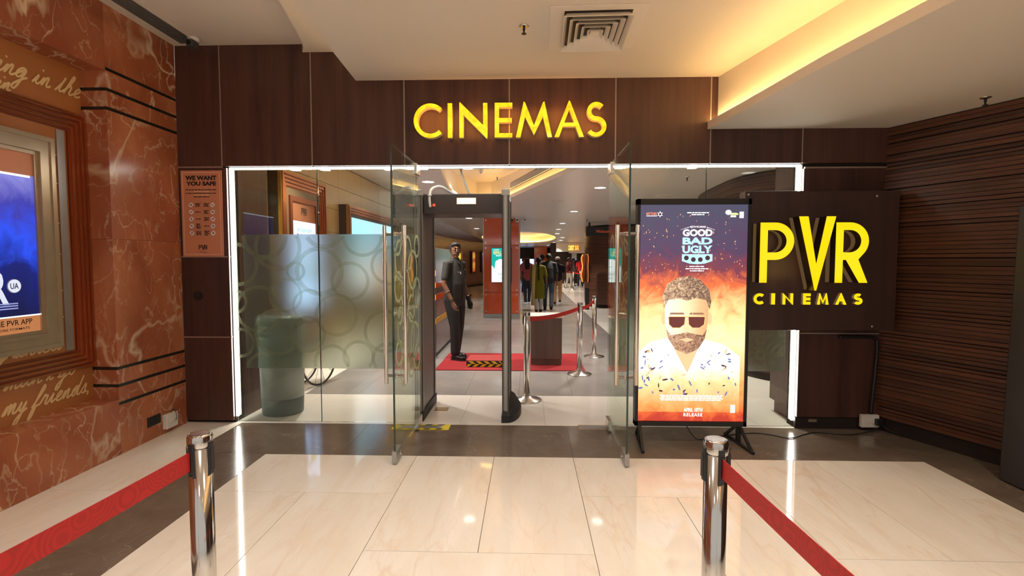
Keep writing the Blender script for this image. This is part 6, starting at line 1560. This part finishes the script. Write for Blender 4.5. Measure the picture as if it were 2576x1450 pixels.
fs = [(i * 4 + k, i * 4 + (k + 1) % 4, i * 4 + 4 + (k + 1) % 4, i * 4 + 4 + k) for i in range(len(lay) - 1) for k in range(4)] + [(3, 2, 1, 0), tuple(range(4 * len(lay) - 4, 4 * len(lay)))]
mb.add(vs, fs, 0, True).build('shawl', 'dupatta_cream', kw)
ph = MB().box(-0.006, 0.006, -0.04, 0.04, -0.075, 0.075, bev=0.004).build('phone', 'phone_black', None, (0.31 + 0.265 * 0.93, 14.85 + 0.06, 0.72)); tag(ph, 'dark phone held by the woman in the olive kurta', 'phone')
person('man in dark patterned shirt and blue jeans walking beside the olive kurta', (0.62, 15.35, 0), B, 1.72, 'skin_brown', 'hair_black', 'print_shirt', 'denim', 'brown_shoe', GW, (0.10, -0.16, 0), (-0.07, 0.22, 0.03), None, None, None, None, 0.95, 1.12, 0.014, top_hem=0.80)
person('woman in pink top with long hair and a red bow', (-0.02, 17.4, 0), B, 1.65, 'skin_tan', 'hair_black', 'pink_shirt', 'dark_denim', 'white_cotton', GW, (0.06, 0.05, 0), (-0.06, -0.08, 0), None, None, None, None, 0.7, 0.92, 0.015, True, None, 'long')
person('man in cream shirt mostly hidden behind the couple', (0.50, 17.5, 0), B, 1.72, 'skin_brown', 'hair_black', 'cream_shirt', 'dark_denim', 'leather_black', GW, (0.09, 0.0, 0), (-0.09, -0.1, 0), None, None, None, None, 0.8, 1.0, 0.016)
cm, _ = person('man in black shirt and khaki trousers wearing a white skullcap', (1.02, 17.65, 0), B, 1.60, 'skin_brown', 'hair_dark', 'black_shirt', 'khaki', 'brown_shoe', GW, (0.10, 0.10, 0.0), (-0.09, 0.02, 0.06), None, None, None, None, 0.8, 1.05, 0.015)
cpm = MB(); cpm.lathe([(0.090, 1.635), (0.092, 1.66), (0.082, 1.70), (0.055, 1.73), (0.01, 1.742)], (0, 0.006, 0), 20); cpm.build('skullcap', 'white_cotton', cm)
GQ = 'people queuing at the candy counter'
person('distant person in maroon top and white trousers leaning on the queue belt', (2.25, 28.2, 0), R(120), 1.66, 'skin_tan', 'hair_black', 'maroon_shirt', 'white_cotton', 'white_cotton', GQ, (0.1, 0.1, 0), (-0.1, -0.1, 0), None, None, None, None, 1.3, 0.95, 0.022)
person('distant person in dark clothes standing in the queue', (2.62, 29.6, 0), R(100), 1.62, 'skin_brown', 'hair_black', 'black_shirt', 'dark_denim', 'leather_black', GQ, voxel=0.022)
person('distant person in red shirt with hands at the belt', (3.00, 29.4, 0), B, 1.66, 'skin_brown', 'hair_black', 'red_shirt', 'dark_denim', 'leather_black', GQ, (0.12, 0, 0), (-0.12, 0, 0), None, None, None, None, 0.7, 1.05, 0.022)
person('distant person in dark clothes beside the orange column', (-0.20, 24.0, 0), R(60), 1.60, 'skin_brown', 'hair_black', 'black_shirt', 'dark_denim', 'leather_black', GQ, voxel=0.022)
